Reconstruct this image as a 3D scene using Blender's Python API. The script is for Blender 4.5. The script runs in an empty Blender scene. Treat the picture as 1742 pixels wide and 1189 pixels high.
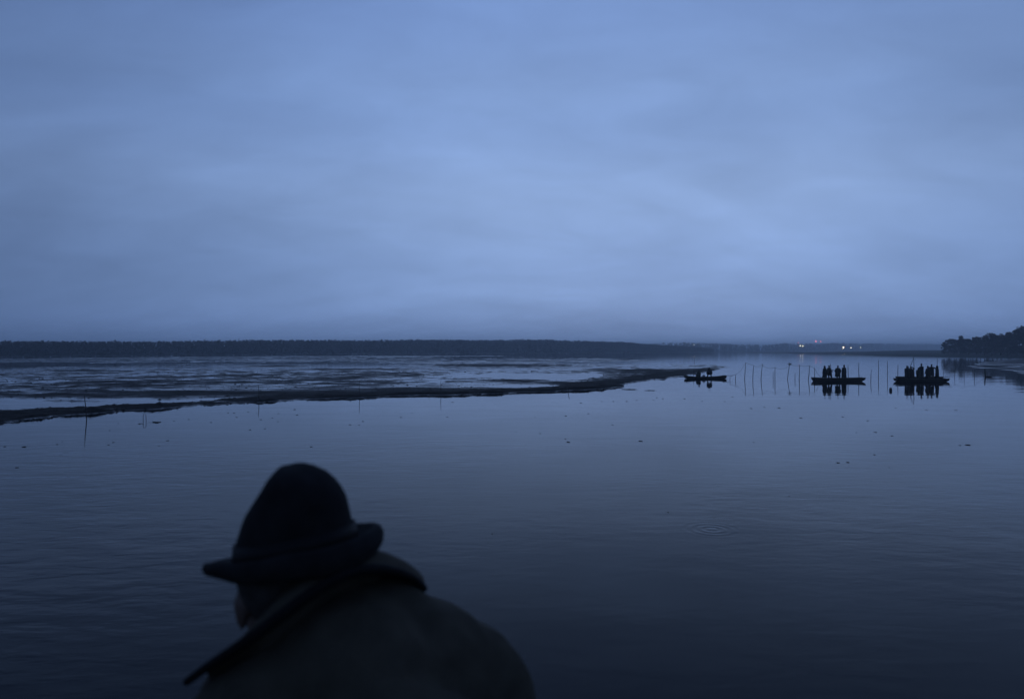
import bpy, bmesh, math, random
import numpy as np
from mathutils import Vector, Matrix, noise as mnoise

R = math.radians
random.seed(7)
rng = np.random.default_rng(11)
scene = bpy.context.scene
COL = scene.collection

# ------------------------------------------------------------------ camera
H_CAM, LENS = 3.6, 24.0
K = LENS / 35.0
F = 1742 * LENS / 36.0            # focal length in photograph pixels
cam_d = bpy.data.cameras.new('camera')
cam = bpy.data.objects.new('camera', cam_d); COL.objects.link(cam)
cam.location = (0, 0, H_CAM); cam.rotation_euler = (R(90), 0, 0)
cam_d.lens = LENS; cam_d.sensor_width = 36.0; cam_d.sensor_fit = 'HORIZONTAL'
cam_d.clip_start = 0.05; cam_d.clip_end = 30000
cam_d.dof.use_dof = True; cam_d.dof.focus_distance = 72; cam_d.dof.aperture_fstop = 2.8
scene.camera = cam

# ------------------------------------------------------------------ world: overcast blue dusk
world = bpy.data.worlds.new('World'); scene.world = world; world.use_nodes = True
wt = world.node_tree; wt.nodes.clear()
def wn(t, **kw):
    n = wt.nodes.new(t)
    for k, v in kw.items(): setattr(n, k, v)
    return n
def wmath(op, a, b=None, c=None):
    n = wn('ShaderNodeMath', operation=op)
    for i, v in enumerate((a, b, c)):
        if v is None: continue
        if isinstance(v, (int, float)): n.inputs[i].default_value = v
        else: wt.links.new(v, n.inputs[i])
    return n.outputs[0]
tc = wn('ShaderNodeTexCoord'); sep = wn('ShaderNodeSeparateXYZ'); wt.links.new(tc.outputs['Generated'], sep.inputs[0])
zc = wmath('MAXIMUM', sep.outputs[2], 0.0)
den = wmath('ADD', zc, 0.30)
cx = wmath('DIVIDE', sep.outputs[0], den); cy = wmath('DIVIDE', sep.outputs[1], den)
comb = wn('ShaderNodeCombineXYZ'); wt.links.new(cx, comb.inputs[0]); wt.links.new(cy, comb.inputs[1])
mp = wn('ShaderNodeMapping'); mp.inputs['Rotation'].default_value = (0, 0, R(-30)); mp.inputs['Scale'].default_value = (0.9, 1.6, 1)
mp.inputs['Location'].default_value = (9.9, 19.2, 0)
wt.links.new(comb.outputs[0], mp.inputs[0])
n1 = wn('ShaderNodeTexNoise'); n1.inputs['Scale'].default_value = 1.0; n1.inputs['Detail'].default_value = 4; n1.inputs['Roughness'].default_value = 0.5; n1.inputs['Distortion'].default_value = 0.4
n2 = wn('ShaderNodeTexNoise'); n2.inputs['Scale'].default_value = 3.6; n2.inputs['Detail'].default_value = 6; n2.inputs['Roughness'].default_value = 0.55; n2.inputs['Distortion'].default_value = 0.6
wt.links.new(mp.outputs[0], n1.inputs['Vector']); wt.links.new(mp.outputs[0], n2.inputs['Vector'])
cl = wmath('ADD', wmath('MULTIPLY', wmath('SUBTRACT', n1.outputs['Fac'], 0.5), 0.66), wmath('MULTIPLY', wmath('SUBTRACT', n2.outputs['Fac'], 0.5), 0.27))
cl = wmath('ADD', cl, 1.0)
ramp = wn('ShaderNodeValToRGB'); wt.links.new(zc, ramp.inputs[0])
er = ramp.color_ramp; er.interpolation = 'EASE'
stops = [(0.0, (0.218, 0.335, 0.625)), (0.09, (0.256, 0.388, 0.690)), (0.21, (0.272, 0.405, 0.700)), (0.33, (0.240, 0.372, 0.680)), (0.46, (0.205, 0.328, 0.640)), (1.0, (0.12, 0.20, 0.43))]
while len(er.elements) < len(stops): er.elements.new(0.5)
for e, (p, c) in zip(er.elements, stops): e.position = p; e.color = (*c, 1)
# the last light behind the cloud: a broad brightening round the sun's azimuth
gv = Vector((0.19, 1.0, 0.24)).normalized()
dotn = wn('ShaderNodeVectorMath', operation='DOT_PRODUCT'); wt.links.new(tc.outputs['Generated'], dotn.inputs[0]); dotn.inputs[1].default_value = gv
lobe = wmath('MULTIPLY_ADD', wmath('POWER', wmath('MAXIMUM', dotn.outputs['Value'], 0.0), 4.0), 0.58, 0.47)
fac = wmath('MULTIPLY', cl, lobe)
tint = wn('ShaderNodeMix', data_type='RGBA', blend_type='MULTIPLY'); tint.inputs['Factor'].default_value = 1.0
tcol = wn('ShaderNodeMix', data_type='RGBA'); wt.links.new(lobe, tcol.inputs['Factor']); tcol.inputs[6].default_value = (0.70, 0.86, 1.08, 1); tcol.inputs[7].default_value = (1.0, 1.0, 1.0, 1)
wt.links.new(ramp.outputs[0], tint.inputs[6]); wt.links.new(tcol.outputs[2], tint.inputs[7])
vm = wn('ShaderNodeVectorMath', operation='SCALE'); wt.links.new(tint.outputs[2], vm.inputs[0]); wt.links.new(fac, vm.inputs['Scale'])
bg = wn('ShaderNodeBackground'); wt.links.new(vm.outputs[0], bg.inputs['Color']); bg.inputs['Strength'].default_value = 1.0
sky = wn('ShaderNodeTexSky', sky_type='NISHITA'); sky.sun_disc = False; sky.sun_elevation = R(2.0); sky.sun_rotation = R(11); sky.dust_density = 3.0; sky.ozone_density = 4.0
bg2 = wn('ShaderNodeBackground'); wt.links.new(sky.outputs[0], bg2.inputs['Color']); bg2.inputs['Strength'].default_value = 0.05
mixw = wn('ShaderNodeMixShader'); mixw.inputs[0].default_value = 0.025
wt.links.new(bg.outputs[0], mixw.inputs[1]); wt.links.new(bg2.outputs[0], mixw.inputs[2])
wo = wn('ShaderNodeOutputWorld'); wt.links.new(mixw.outputs[0], wo.inputs['Surface'])

vs = scene.view_settings
scene.display_settings.display_device = 'sRGB'
vs.view_transform = 'Standard'; vs.look = 'None'; vs.exposure = 0.0; vs.gamma = 1.0; vs.use_curve_mapping = False
scene.render.engine = 'CYCLES'
scene.cycles.use_denoising = True; scene.cycles.denoiser = 'OPENIMAGEDENOISE'; scene.cycles.denoising_input_passes = 'RGB_ALBEDO_NORMAL'
scene.cycles.max_bounces = 6; scene.cycles.volume_bounces = 1; scene.cycles.diffuse_bounces = 2; scene.cycles.glossy_bounces = 3
scene.cycles.sample_clamp_indirect = 4.0
scene.render.dither_intensity = 1.0

# ------------------------------------------------------------------ helpers
def wpt(px, py, z=0.0):
    """world point at height z seen at photograph pixel (below the horizon)"""
    d = (H_CAM - z) * F / (py - 594.5)
    return Vector(((px - 871) / F * d, d, z))
def pat(px, py, d):
    """world point at distance d"""
    return Vector(((px - 871) / F * d, d, H_CAM - (py - 594.5) / F * d))
def tag(o, label=None, cat=None, group=None, kind=None):
    if label: o['label'] = label
    if cat: o['category'] = cat
    if group: o['group'] = group
    if kind: o['kind'] = kind
    return o
def link(name, me, mat=None, parent=None):
    o = bpy.data.objects.new(name, me); COL.objects.link(o)
    if mat is not None and me is not None and hasattr(me, 'materials'):
        if not me.materials: me.materials.append(mat)
    if parent is not None: o.parent = parent
    return o
def empty(name, loc=(0, 0, 0), rz=0):
    o = bpy.data.objects.new(name, None); COL.objects.link(o); o.location = loc; o.rotation_euler = (0, 0, rz)
    o.empty_display_size = 0.2
    return o
def mesh_bm(name, bm, smooth=True):
    bmesh.ops.recalc_face_normals(bm, faces=bm.faces)
    me = bpy.data.meshes.new(name); bm.to_mesh(me); bm.free()
    if smooth:
        for p in me.polygons: p.use_smooth = True
    return me
def mesh_arrays(name, co, quads, smooth=True):
    me = bpy.data.meshes.new(name)
    co = np.asarray(co, dtype=np.float32); quads = np.asarray(quads, dtype=np.int32)
    n, k = quads.shape
    me.vertices.add(len(co)); me.vertices.foreach_set('co', co.ravel())
    me.loops.add(n * k); me.loops.foreach_set('vertex_index', quads.ravel())
    me.polygons.add(n); me.polygons.foreach_set('loop_start', np.arange(n, dtype=np.int32) * k)
    me.polygons.foreach_set('use_smooth', np.full(n, smooth, dtype=bool))
    me.update(calc_edges=True); me.validate()
    return me
def basis(d):
    d = d.normalized(); a = Vector((0, 0, 1)) if abs(d.z) < 0.9 else Vector((1, 0, 0))
    u = d.cross(a).normalized(); return u, d.cross(u).normalized()
def tube(bm, pts, rad, seg=8, cap=True):
    """tapered tube along a path"""
    pts = [Vector(p) for p in pts]
    if isinstance(rad, (int, float)): rad = [rad] * len(pts)
    rings = []
    for i, p in enumerate(pts):
        d = (pts[min(i + 1, len(pts) - 1)] - pts[max(i - 1, 0)])
        if i == 0: u, v = basis(d)
        else:
            dn = d.normalized(); u = (u - dn * u.dot(dn)).normalized(); v = dn.cross(u)
        rings.append([bm.verts.new(p + (u * math.cos(t) + v * math.sin(t)) * rad[i]) for t in [2 * math.pi * k / seg for k in range(seg)]])
    for a, b in zip(rings[:-1], rings[1:]):
        for k in range(seg): bm.faces.new((a[k], a[(k + 1) % seg], b[(k + 1) % seg], b[k]))
    if cap:
        bm.faces.new(rings[0][::-1]); bm.faces.new(rings[-1])
def ball(bm, c, r, rot=None, seg=16, rings=10):
    """ellipsoid; r is a number or three semi-axes"""
    if isinstance(r, (int, float)): r = (r, r, r)
    m = Matrix.Translation(Vector(c)) @ (rot.to_4x4() if rot is not None else Matrix.Identity(4)) @ Matrix.Diagonal((*r, 1))
    bmesh.ops.create_uvsphere(bm, u_segments=seg, v_segments=rings, radius=1.0, matrix=m)
def capsule(bm, a, b, ra, rb, seg=12):
    tube(bm, [a, b], [ra, rb], seg); ball(bm, a, ra, seg=seg, rings=8); ball(bm, b, rb, seg=seg, rings=8)
def box(bm, c, s, rot=None):
    m = Matrix.Translation(Vector(c)) @ (rot.to_4x4() if rot is not None else Matrix.Identity(4)) @ Matrix.Diagonal((*s, 1))
    bmesh.ops.create_cube(bm, size=1.0, matrix=m)
def fuse(name, bm, voxel, smooth_it=6):
    """grow overlapping volumes into one continuous skin"""
    me = mesh_bm(name + '_raw', bm)
    o = bpy.data.objects.new(name + '_raw', me); COL.objects.link(o)
    m = o.modifiers.new('r', 'REMESH'); m.mode = 'VOXEL'; m.voxel_size = voxel; m.use_smooth_shade = True
    s = o.modifiers.new('s', 'SMOOTH'); s.factor = 0.5; s.iterations = smooth_it
    dg = bpy.context.evaluated_depsgraph_get()
    out = bpy.data.meshes.new_from_object(o.evaluated_get(dg)); out.name = name
    bpy.data.objects.remove(o); bpy.data.meshes.remove(me)
    for p in out.polygons: p.use_smooth = True
    return out

# ------------------------------------------------------------------ materials
def mat(name, base, rough=0.7, var=0.35, scale=6.0, bump=0.0, bscale=30.0, spec=0.5, metal=0.0, detail=4, sheen=0.0):
    m = bpy.data.materials.new(name); m.use_nodes = True
    nt = m.node_tree; b = nt.nodes['Principled BSDF']
    b.inputs['Roughness'].default_value = rough; b.inputs['Metallic'].default_value = metal
    b.inputs['Specular IOR Level'].default_value = spec
    if sheen: b.inputs['Sheen Weight'].default_value = sheen
    t = nt.nodes.new('ShaderNodeTexCoord')
    n = nt.nodes.new('ShaderNodeTexNoise'); n.inputs['Scale'].default_value = scale; n.inputs['Detail'].default_value = detail
    nt.links.new(t.outputs['Object'], n.inputs['Vector'])
    r = nt.nodes.new('ShaderNodeValToRGB'); r.color_ramp.elements[0].position = 0.3; r.color_ramp.elements[1].position = 0.7
    r.color_ramp.elements[0].color = (*[c * (1 - var) for c in base], 1); r.color_ramp.elements[1].color = (*[c * (1 + var) for c in base], 1)
    nt.links.new(n.outputs['Fac'], r.inputs[0]); nt.links.new(r.outputs[0], b.inputs['Base Color'])
    if bump:
        n2 = nt.nodes.new('ShaderNodeTexNoise'); n2.inputs['Scale'].default_value = bscale; n2.inputs['Detail'].default_value = 4
        nt.links.new(t.outputs['Object'], n2.inputs['Vector'])
        bp = nt.nodes.new('ShaderNodeBump'); bp.inputs['Distance'].default_value = bump
        nt.links.new(n2.outputs['Fac'], bp.inputs['Height']); nt.links.new(bp.outputs[0], b.inputs['Normal'])
    return m
def emit(name, col, s):
    m = bpy.data.materials.new(name); m.use_nodes = True; nt = m.node_tree; nt.nodes.clear()
    e = nt.nodes.new('ShaderNodeEmission'); e.inputs[0].default_value = (*col, 1); e.inputs[1].default_value = s
    o = nt.nodes.new('ShaderNodeOutputMaterial'); nt.links.new(e.outputs[0], o.inputs[0]); return m
M = {}
M['felt'] = mat('hat_felt', (0.013, 0.013, 0.014), 0.95, 0.3, 25, 0.0015, 300, 0.15)
M['band'] = mat('hat_band', (0.006, 0.006, 0.007), 0.7, 0.2, 40, 0.0005, 400, 0.2)
M['loden'] = mat('loden_wool', (0.056, 0.048, 0.035), 0.95, 0.22, 14, 0.002, 220, 0.15)
M['trim'] = mat('dark_trim', (0.006, 0.006, 0.007), 0.85, 0.2, 30, 0, 10, 0.15)
M['skin'] = mat('skin', (0.10, 0.06, 0.045), 0.55, 0.15, 18, 0.0006, 200)
M['hair'] = mat('grey_hair', (0.035, 0.032, 0.03), 0.7, 0.4, 60, 0.003, 250, 0.3)
M['trousers'] = mat('trousers', (0.02, 0.02, 0.018), 0.9, 0.25, 12, 0.001, 120, 0.2)
M['boot'] = mat('boots', (0.012, 0.012, 0.012), 0.6, 0.2, 12, 0, 10, 0.3)
M['oil1'] = mat('oilskin_black', (0.016, 0.017, 0.018), 0.75, 0.3, 7, 0.004, 30, 0.25)
M['oil2'] = mat('oilskin_green', (0.018, 0.022, 0.016), 0.8, 0.3, 7, 0.004, 30, 0.25)
M['oil3'] = mat('oilskin_brown', (0.024, 0.019, 0.015), 0.8, 0.3, 7, 0.004, 30, 0.25)
M['cap'] = mat('cap_cloth', (0.012, 0.012, 0.013), 0.9, 0.2, 20, 0, 10, 0.2)
M['boat'] = mat('tarred_wood', (0.018, 0.014, 0.011), 0.75, 0.4, 4, 0.006, 18, 0.25)
M['boatin'] = mat('worn_wood', (0.045, 0.038, 0.030), 0.8, 0.35, 6, 0.004, 25, 0.3)
M['stake'] = mat('wet_stake_wood', (0.028, 0.023, 0.020), 0.7, 0.4, 5, 0.004, 20, 0.4)
M['rope'] = mat('tarred_rope', (0.03, 0.027, 0.024), 0.9, 0.3, 10)
M['sack'] = mat('pale_sack', (0.22, 0.22, 0.23), 0.85, 0.2, 9, 0.004, 30)
M['float'] = mat('float_plastic', (0.015, 0.015, 0.017), 0.5, 0.2, 9)
M['weed'] = mat('rotting_weed', (0.012, 0.012, 0.009), 0.7, 0.4, 20, 0.003, 60, 0.3)
M['bark'] = mat('bark', (0.035, 0.029, 0.024), 0.9, 0.4, 3, 0.01, 10, 0.2)
M['leaf1'] = mat('dull_foliage', (0.016, 0.015, 0.010), 0.85, 0.45, 0.5, 0, 10, 0.2)
M['leaf2'] = mat('russet_foliage', (0.026, 0.019, 0.012), 0.85, 0.45, 0.5, 0, 10, 0.2)
M['leaf3'] = mat('dark_foliage', (0.009, 0.010, 0.008), 0.85, 0.4, 0.5, 0, 10, 0.2)
M['pine'] = mat('pine_needles', (0.013, 0.015, 0.012), 0.9, 0.4, 0.08, 0, 10, 0.15)
M['metal'] = mat('galvanised_metal', (0.12, 0.12, 0.13), 0.5, 0.15, 2, metal=0.7)
M['land'] = mat('shore_grass', (0.045, 0.048, 0.034), 0.95, 0.4, 0.15, 0.05, 2.0, 0.2)
M['dyke'] = mat('dyke_earth', (0.05, 0.052, 0.035), 0.95, 0.4, 1.2, 0.04, 6.0, 0.2)
M['bed'] = mat('lake_bed', (0.03, 0.027, 0.022), 0.9, 0.3, 0.3)
M['white_lamp'] = emit('white_lamp', (1.0, 0.84, 0.56), 15)
M['orange_lamp'] = emit('orange_lamp', (1.0, 0.60, 0.28), 40)
M['red_lamp'] = emit('red_lamp', (1.0, 0.16, 0.16), 10)

def water_material():
    m = bpy.data.materials.new('lake_water'); m.use_nodes = True
    nt = m.node_tree; b = nt.nodes['Principled BSDF']
    b.inputs['Base Color'].default_value = (0.003, 0.0035, 0.0045, 1)
    b.inputs['Roughness'].default_value = 0.035; b.inputs['IOR'].default_value = 1.16; b.inputs['Specular Tint'].default_value = (0.84, 0.93, 1.10, 1)
    t = nt.nodes.new('ShaderNodeTexCoord')
    def nz(scale, detail, sx=1.0, sy=1.0, rot=0.0, rough=0.5, dist=0.0):
        mp = nt.nodes.new('ShaderNodeMapping'); mp.inputs['Scale'].default_value = (sx, sy, 1); mp.inputs['Rotation'].default_value = (0, 0, R(rot))
        nt.links.new(t.outputs['Object'], mp.inputs[0])
        n = nt.nodes.new('ShaderNodeTexNoise'); n.inputs['Scale'].default_value = scale; n.inputs['Detail'].default_value = detail
        n.inputs['Roughness'].default_value = rough; n.inputs['Distortion'].default_value = dist
        nt.links.new(mp.outputs[0], n.inputs['Vector']); return n.outputs['Fac']
    def mth(op, a, b_):
        n = nt.nodes.new('ShaderNodeMath'); n.operation = op
        for i, v in enumerate((a, b_)):
            if isinstance(v, (int, float)): n.inputs[i].default_value = v
            else: nt.links.new(v, n.inputs[i])
        return n.outputs[0]
    def mrange(v, a, b_, c, d):
        n = nt.nodes.new('ShaderNodeMapRange'); n.interpolation_type = 'SMOOTHSTEP'
        nt.links.new(v, n.inputs[0])
        for i, q in enumerate((a, b_, c, d)): n.inputs[i + 1].default_value = q
        return n.outputs[0]
    # wind patches: ripples come and go over tens of metres, and lie chiefly in the sheltered water by the dyke
    patch = mrange(nz(0.05, 2, 1, 1, 20), 0.36, 0.66, 0.25, 1.0)
    sp = nt.nodes.new('ShaderNodeSeparateXYZ'); nt.links.new(t.outputs['Object'], sp.inputs[0])
    near = mrange(sp.outputs[1], 11.0, 52.0, 1.0, 0.20)
    west = mrange(sp.outputs[0], -14.0, 5.0, 1.35, 0.75)
    amp = mth('MULTIPLY', mth('MULTIPLY', patch, near), west)
    ripple = nz(3.4, 2, 0.45, 1.0, 9, 0.45, 0.4)       # ~0.3 m crests
    chop = nz(1.25, 3, 0.5, 1.0, -14, 0.5, 0.3)        # ~0.8 m
    swell = nz(0.28, 1, 0.6, 1.0, 25, 0.5, 0.2)        # ~3.5 m
    h = mth('ADD', mth('MULTIPLY', ripple, 0.010), mth('MULTIPLY', chop, 0.021))
    h = mth('MULTIPLY', h, amp)
    h = mth('ADD', h, mth('MULTIPLY', swell, 0.018))
    # rings where a fish has risen
    for (rx, ry, rr) in ((wpt(1211, 900).x, wpt(1211, 900).y, 1.3),):
        vd = nt.nodes.new('ShaderNodeVectorMath'); vd.operation = 'DISTANCE'; nt.links.new(t.outputs['Object'], vd.inputs[0]); vd.inputs[1].default_value = (rx, ry, 0)
        d = vd.outputs['Value']
        env = mrange(d, 0.15, rr * 0.62, 1.0, 0.0)
        s = mth('SINE', mth('MULTIPLY', d, 34.0), 0)
        h = mth('ADD', h, mth('MULTIPLY', mth('MULTIPLY', s, env), 0.0016))
    bp = nt.nodes.new('ShaderNodeBump'); bp.inputs['Strength'].default_value = 1.0; bp.inputs['Distance'].default_value = 1.0
    nt.links.new(h, bp.inputs['Height']); nt.links.new(bp.outputs[0], b.inputs['Normal'])
    return m
M['water'] = water_material()

def mud_material(name, base, lo=0.12, hi=0.62):
    """wet mud: glossy where it lies low, duller on the ridges"""
    m = bpy.data.materials.new(name); m.use_nodes = True
    nt = m.node_tree; b = nt.nodes['Principled BSDF']
    g = nt.nodes.new('ShaderNodeNewGeometry')
    mp = nt.nodes.new('ShaderNodeMapping'); nt.links.new(g.outputs['Position'], mp.inputs[0])
    n1 = nt.nodes.new('ShaderNodeTexNoise'); n1.inputs['Scale'].default_value = 0.35; n1.inputs['Detail'].default_value = 6; nt.links.new(mp.outputs[0], n1.inputs['Vector'])
    r = nt.nodes.new('ShaderNodeValToRGB'); r.color_ramp.elements[0].position = 0.32; r.color_ramp.elements[1].position = 0.68
    r.color_ramp.elements[0].color = (*[c * 0.6 for c in base], 1); r.color_ramp.elements[1].color = (*[c * 1.4 for c in base], 1)
    nt.links.new(n1.outputs['Fac'], r.inputs[0]); nt.links.new(r.outputs[0], b.inputs['Base Color'])
    s = nt.nodes.new('ShaderNodeSeparateXYZ'); nt.links.new(g.outputs['Position'], s.inputs[0])
    n2 = nt.nodes.new('ShaderNodeTexNoise'); n2.inputs['Scale'].default_value = 0.16; n2.inputs['Detail'].default_value = 5; nt.links.new(mp.outputs[0], n2.inputs['Vector'])
    a = nt.nodes.new('ShaderNodeMath'); a.operation = 'MULTIPLY_ADD'; nt.links.new(n2.outputs['Fac'], a.inputs[0]); a.inputs[1].default_value = 0.10; nt.links.new(s.outputs[2], a.inputs[2])
    mr_ = nt.nodes.new('ShaderNodeMapRange'); nt.links.new(a.outputs[0], mr_.inputs[0])
    for i, q in enumerate((0.045, 0.125, lo, 0.9)): mr_.inputs[i + 1].default_value = q
    nt.links.new(mr_.outputs[0], b.inputs['Roughness'])
    b.inputs['IOR'].default_value = 1.36
    ms = nt.nodes.new('ShaderNodeMapRange'); nt.links.new(a.outputs[0], ms.inputs[0])
    for i, q in enumerate((0.06, 0.14, 0.5, 0.12)): ms.inputs[i + 1].default_value = q
    nt.links.new(ms.outputs[0], b.inputs['Specular IOR Level'])
    n3 = nt.nodes.new('ShaderNodeTexNoise'); n3.inputs['Scale'].default_value = 2.2; n3.inputs['Detail'].default_value = 5; nt.links.new(mp.outputs[0], n3.inputs['Vector'])
    bp = nt.nodes.new('ShaderNodeBump'); bp.inputs['Distance'].default_value = 0.035
    nt.links.new(n3.outputs['Fac'], bp.inputs['Height']); nt.links.new(bp.outputs[0], b.inputs['Normal'])
    return m
M['mud_dry'] = mat('lump_mud', (0.022, 0.019, 0.016), 0.85, 0.4, 2.0, 0, 10, 0.15)
M['mud'] = mud_material('wet_mud', (0.030, 0.026, 0.022))

# ------------------------------------------------------------------ water, lake bed, dyke
def sheet(name, x0, x1, y0, y1, z, m, n=1):
    bm = bmesh.new(); bmesh.ops.create_grid(bm, x_segments=n, y_segments=n, size=0.5, matrix=Matrix.Translation(((x0 + x1) / 2, (y0 + y1) / 2, z)) @ Matrix.Diagonal((x1 - x0, y1 - y0, 1, 1)))
    return link(name, mesh_bm(name, bm, False), m)
tag(sheet('ground', -6000, 6000, -6000, 6000, -2.0, M['bed']), 'dark lake bed under the water', kind='structure')
tag(sheet('water', -6000, 6000, 2.0, 6000, 0.0, M['water']), 'still blue lake water reflecting the evening sky', kind='structure')
# earth dyke on which photographer and man stand (below and behind the frame)
bm = bmesh.new()
prof = [(-600, -0.4), (-14, -0.2), (-7, 1.9), (-4, 2.0), (2.5, 2.0), (3.2, 1.85), (7.5, -0.8)]
nx = 41; rows = []
for i in range(nx):
    x = -300 + 600 * i / (nx - 1)
    rows.append([bm.verts.new((x, y, z + (0.03 * math.sin(x * 1.7 + y) if -10 < y < 3 and y not in (2.5, -4) else 0))) for y, z in prof])
for a, b in zip(rows[:-1], rows[1:]):
    for k in range(len(prof) - 1): bm.faces.new((a[k], b[k], b[k + 1], a[k + 1]))
tag(link('dyke', mesh_bm('dyke', bm), M['dyke']), 'grassy earth dyke along the near side of the lake', kind='structure')

# ------------------------------------------------------------------ value noise
def vnoise(x, y, seed):
    xi = np.floor(x).astype(np.int64); yi = np.floor(y).astype(np.int64); fx = x - xi; fy = y - yi
    def hsh(a, b):
        v = (a * 374761393 + b * 668265263 + seed * 1442695041) & 0xFFFFFFFF
        v = ((v ^ (v >> 13)) * 1274126177) & 0xFFFFFFFF
        return ((v ^ (v >> 16)) & 0xFFFF) / 65535.0
    u = fx * fx * (3 - 2 * fx); v = fy * fy * (3 - 2 * fy)
    return (hsh(xi, yi) * (1 - u) + hsh(xi + 1, yi) * u) * (1 - v) + (hsh(xi, yi + 1) * (1 - u) + hsh(xi + 1, yi + 1) * u) * v
def fbm(x, y, seed, octs=4, rough=0.5):
    s = 0; a = 1; t = 0
    for k in range(octs):
        s = s + a * vnoise(x * 2 ** k + 17.3 * k, y * 2 ** k - 9.1 * k, seed + k); t += a; a *= rough
    return s / t
def poly_dist(px, py, poly):
    """signed distance to a closed polygon, positive inside"""
    P = np.asarray(poly); n = len(P); best = np.full(px.shape, 1e9); inside = np.zeros(px.shape, bool)
    for i in range(n):
        ax, ay = P[i]; bx_, by_ = P[(i + 1) % n]
        dx, dy = bx_ - ax, by_ - ay; L = dx * dx + dy * dy + 1e-12
        t = np.clip(((px - ax) * dx + (py - ay) * dy) / L, 0, 1)
        best = np.minimum(best, np.hypot(px - ax - t * dx, py - ay - t * dy))
        c = ((ay > py) != (by_ > py)) & (px < (bx_ - ax) * (py - ay) / (by_ - ay + 1e-12) + ax); inside ^= c
    return np.where(inside, best, -best)
def smooth(a, b, x):
    t = np.clip((x - a) / (b - a), 0, 1); return t * t * (3 - 2 * t)
F35 = F / K
def fan_grid(x0, x1, d0, d1, nc, nr):
    """ground grid that is finer near than far"""
    a = np.linspace((x0 - 871) / F35, (x1 - 871) / F35, nc); d = 1.0 / np.linspace(1 / d0, 1 / d1, nr)
    D, A = np.meshgrid(d, a, indexing='ij'); return A * D, D
def land_mesh(name, X, Y, Z, m, cut=-0.06):
    Y = Y * K
    nr, nc = X.shape; idx = np.arange(nr * nc).reshape(nr, nc)
    q = np.stack([idx[:-1, :-1], idx[:-1, 1:], idx[1:, 1:], idx[1:, :-1]], -1).reshape(-1, 4)
    zf = Z.ravel(); q = q[(zf[q] > cut).any(1)]
    used = np.unique(q); remap = np.full(nr * nc, -1); remap[used] = np.arange(len(used))
    co = np.stack([X.ravel(), Y.ravel(), zf], -1)[used]
    return link(name, mesh_arrays(name, co, remap[q]), m)
def w2(px, py): p = wpt(px, py); return (p.x, p.y)
def w35(px, py): p = wpt(px, py); return (p.x, p.y / K)

# ------------------------------------------------------------------ left mudflat
near_edge = [(-520, 752), (-200, 737), (0, 718), (60, 714), (110, 707), (200, 700), (300, 694), (400, 687), (480, 682), (560, 678), (640, 676.5), (720, 673), (800, 671), (880, 668.5), (950, 667), (1000, 663.5), (1045, 659), (1075, 653), (1110, 647), (1150, 641.5), (1190, 635), (1220, 630), (1238, 626)]
far_edge = [(1240, 624), (1222, 620.5), (1190, 617), (1150, 614), (1100, 612), (1040, 610), (960, 607.6), (850, 605.2), (700, 604.6), (500, 605.3), (300, 607), (100, 609), (-150, 611.5), (-520, 617)]
poly = [w35(*p) for p in near_edge + far_edge]
near_line = [w35(*p) for p in near_edge]
X, Y = fan_grid(-420, 1262, 43, 620, 760, 470)
wob = (fbm(X / 4.5, Y / 3.5, 3, 5, 0.6) - 0.5) * 3.6 + (fbm(X / 0.7, Y / 0.7, 5, 2) - 0.5) * 0.8
sd = poly_dist(X, Y, poly) + wob * smooth(25, 60, Y)
# distance from the channel edge only
P = np.asarray(near_line); dn = np.full(X.shape, 1e9)
for i in range(len(P) - 1):
    ax, ay = P[i]; dx, dy = P[i + 1] - P[i]; t = np.clip(((X - ax) * dx + (Y - ay) * dy) / (dx * dx + dy * dy), 0, 1)
    dn = np.minimum(dn, np.hypot(X - ax - t * dx, Y - ay - t * dy))
dn = dn + wob * 0.6
big = fbm(X / 26, Y / 34, 21, 4, 0.5) - 0.5
mid = fbm(X / 7.5, Y / 9, 33, 4, 0.55) - 0.5
fine = fbm(X / 1.7, Y / 1.5, 44, 3, 0.6) - 0.5
tex = 0.35 + 0.65 * smooth(0.38, 0.62, fbm(X / 40, Y / 30, 77, 3))
Z = 0.004 + big * 0.10 + mid * 0.11 * tex + fine * 0.24 * tex
Z += 0.018 * smooth(70, 85, Y) * (1 - smooth(125, 165, Y))
lip = smooth(0, 0.9, dn) * (1 - smooth(3.0, 7.0, dn))
Z += lip * (0.135 + mid * 0.14 + fine * 0.14) * (1 - 0.6 * smooth(85, 140, Y))
Z -= 0.035 * smooth(140, 200, Y) * (1 - smooth(240, 320, Y))                     # the wetter, smoother stretch further out
Z += 0.02 * smooth(280, 380, Y)
def blob(cx_, cy_, rx, ry, h):
    global Z
    c = w35(cx_, cy_); near_ = w35(cx_, cy_ + ry); far_ = w35(cx_, cy_ - ry); sx = rx / F35 * c[1]; sy = (far_[1] - near_[1]) / 2
    q = ((X - c[0]) / sx) ** 2 + ((Y - c[1]) / sy) ** 2
    Z = Z + h * np.exp(-q)
blob(50, 689, 260, 7, -0.085); blob(290, 693, 130, 3.5, 0.09); blob(330, 684, 120, 4, -0.09); blob(90, 674, 170, 3.0, 0.09); blob(300, 668, 220, 4, 0.06)
blob(560, 671, 210, 5, 0.05); blob(760, 664, 160, 5, 0.06); blob(940, 642, 58, 5, -0.17); blob(872, 637, 55, 2.4, -0.13); blob(910, 657, 52, 2.2, -0.15); blob(1000, 637, 34, 3, -0.11)
blob(1000, 655, 75, 7, 0.12); blob(880, 648, 60, 3, 0.10); blob(1120, 632, 90, 8, 0.065); blob(1180, 622, 45, 3, 0.05); blob(900, 622, 110, 4, 0.07); blob(350, 650, 500, 10, 0.008)
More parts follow.
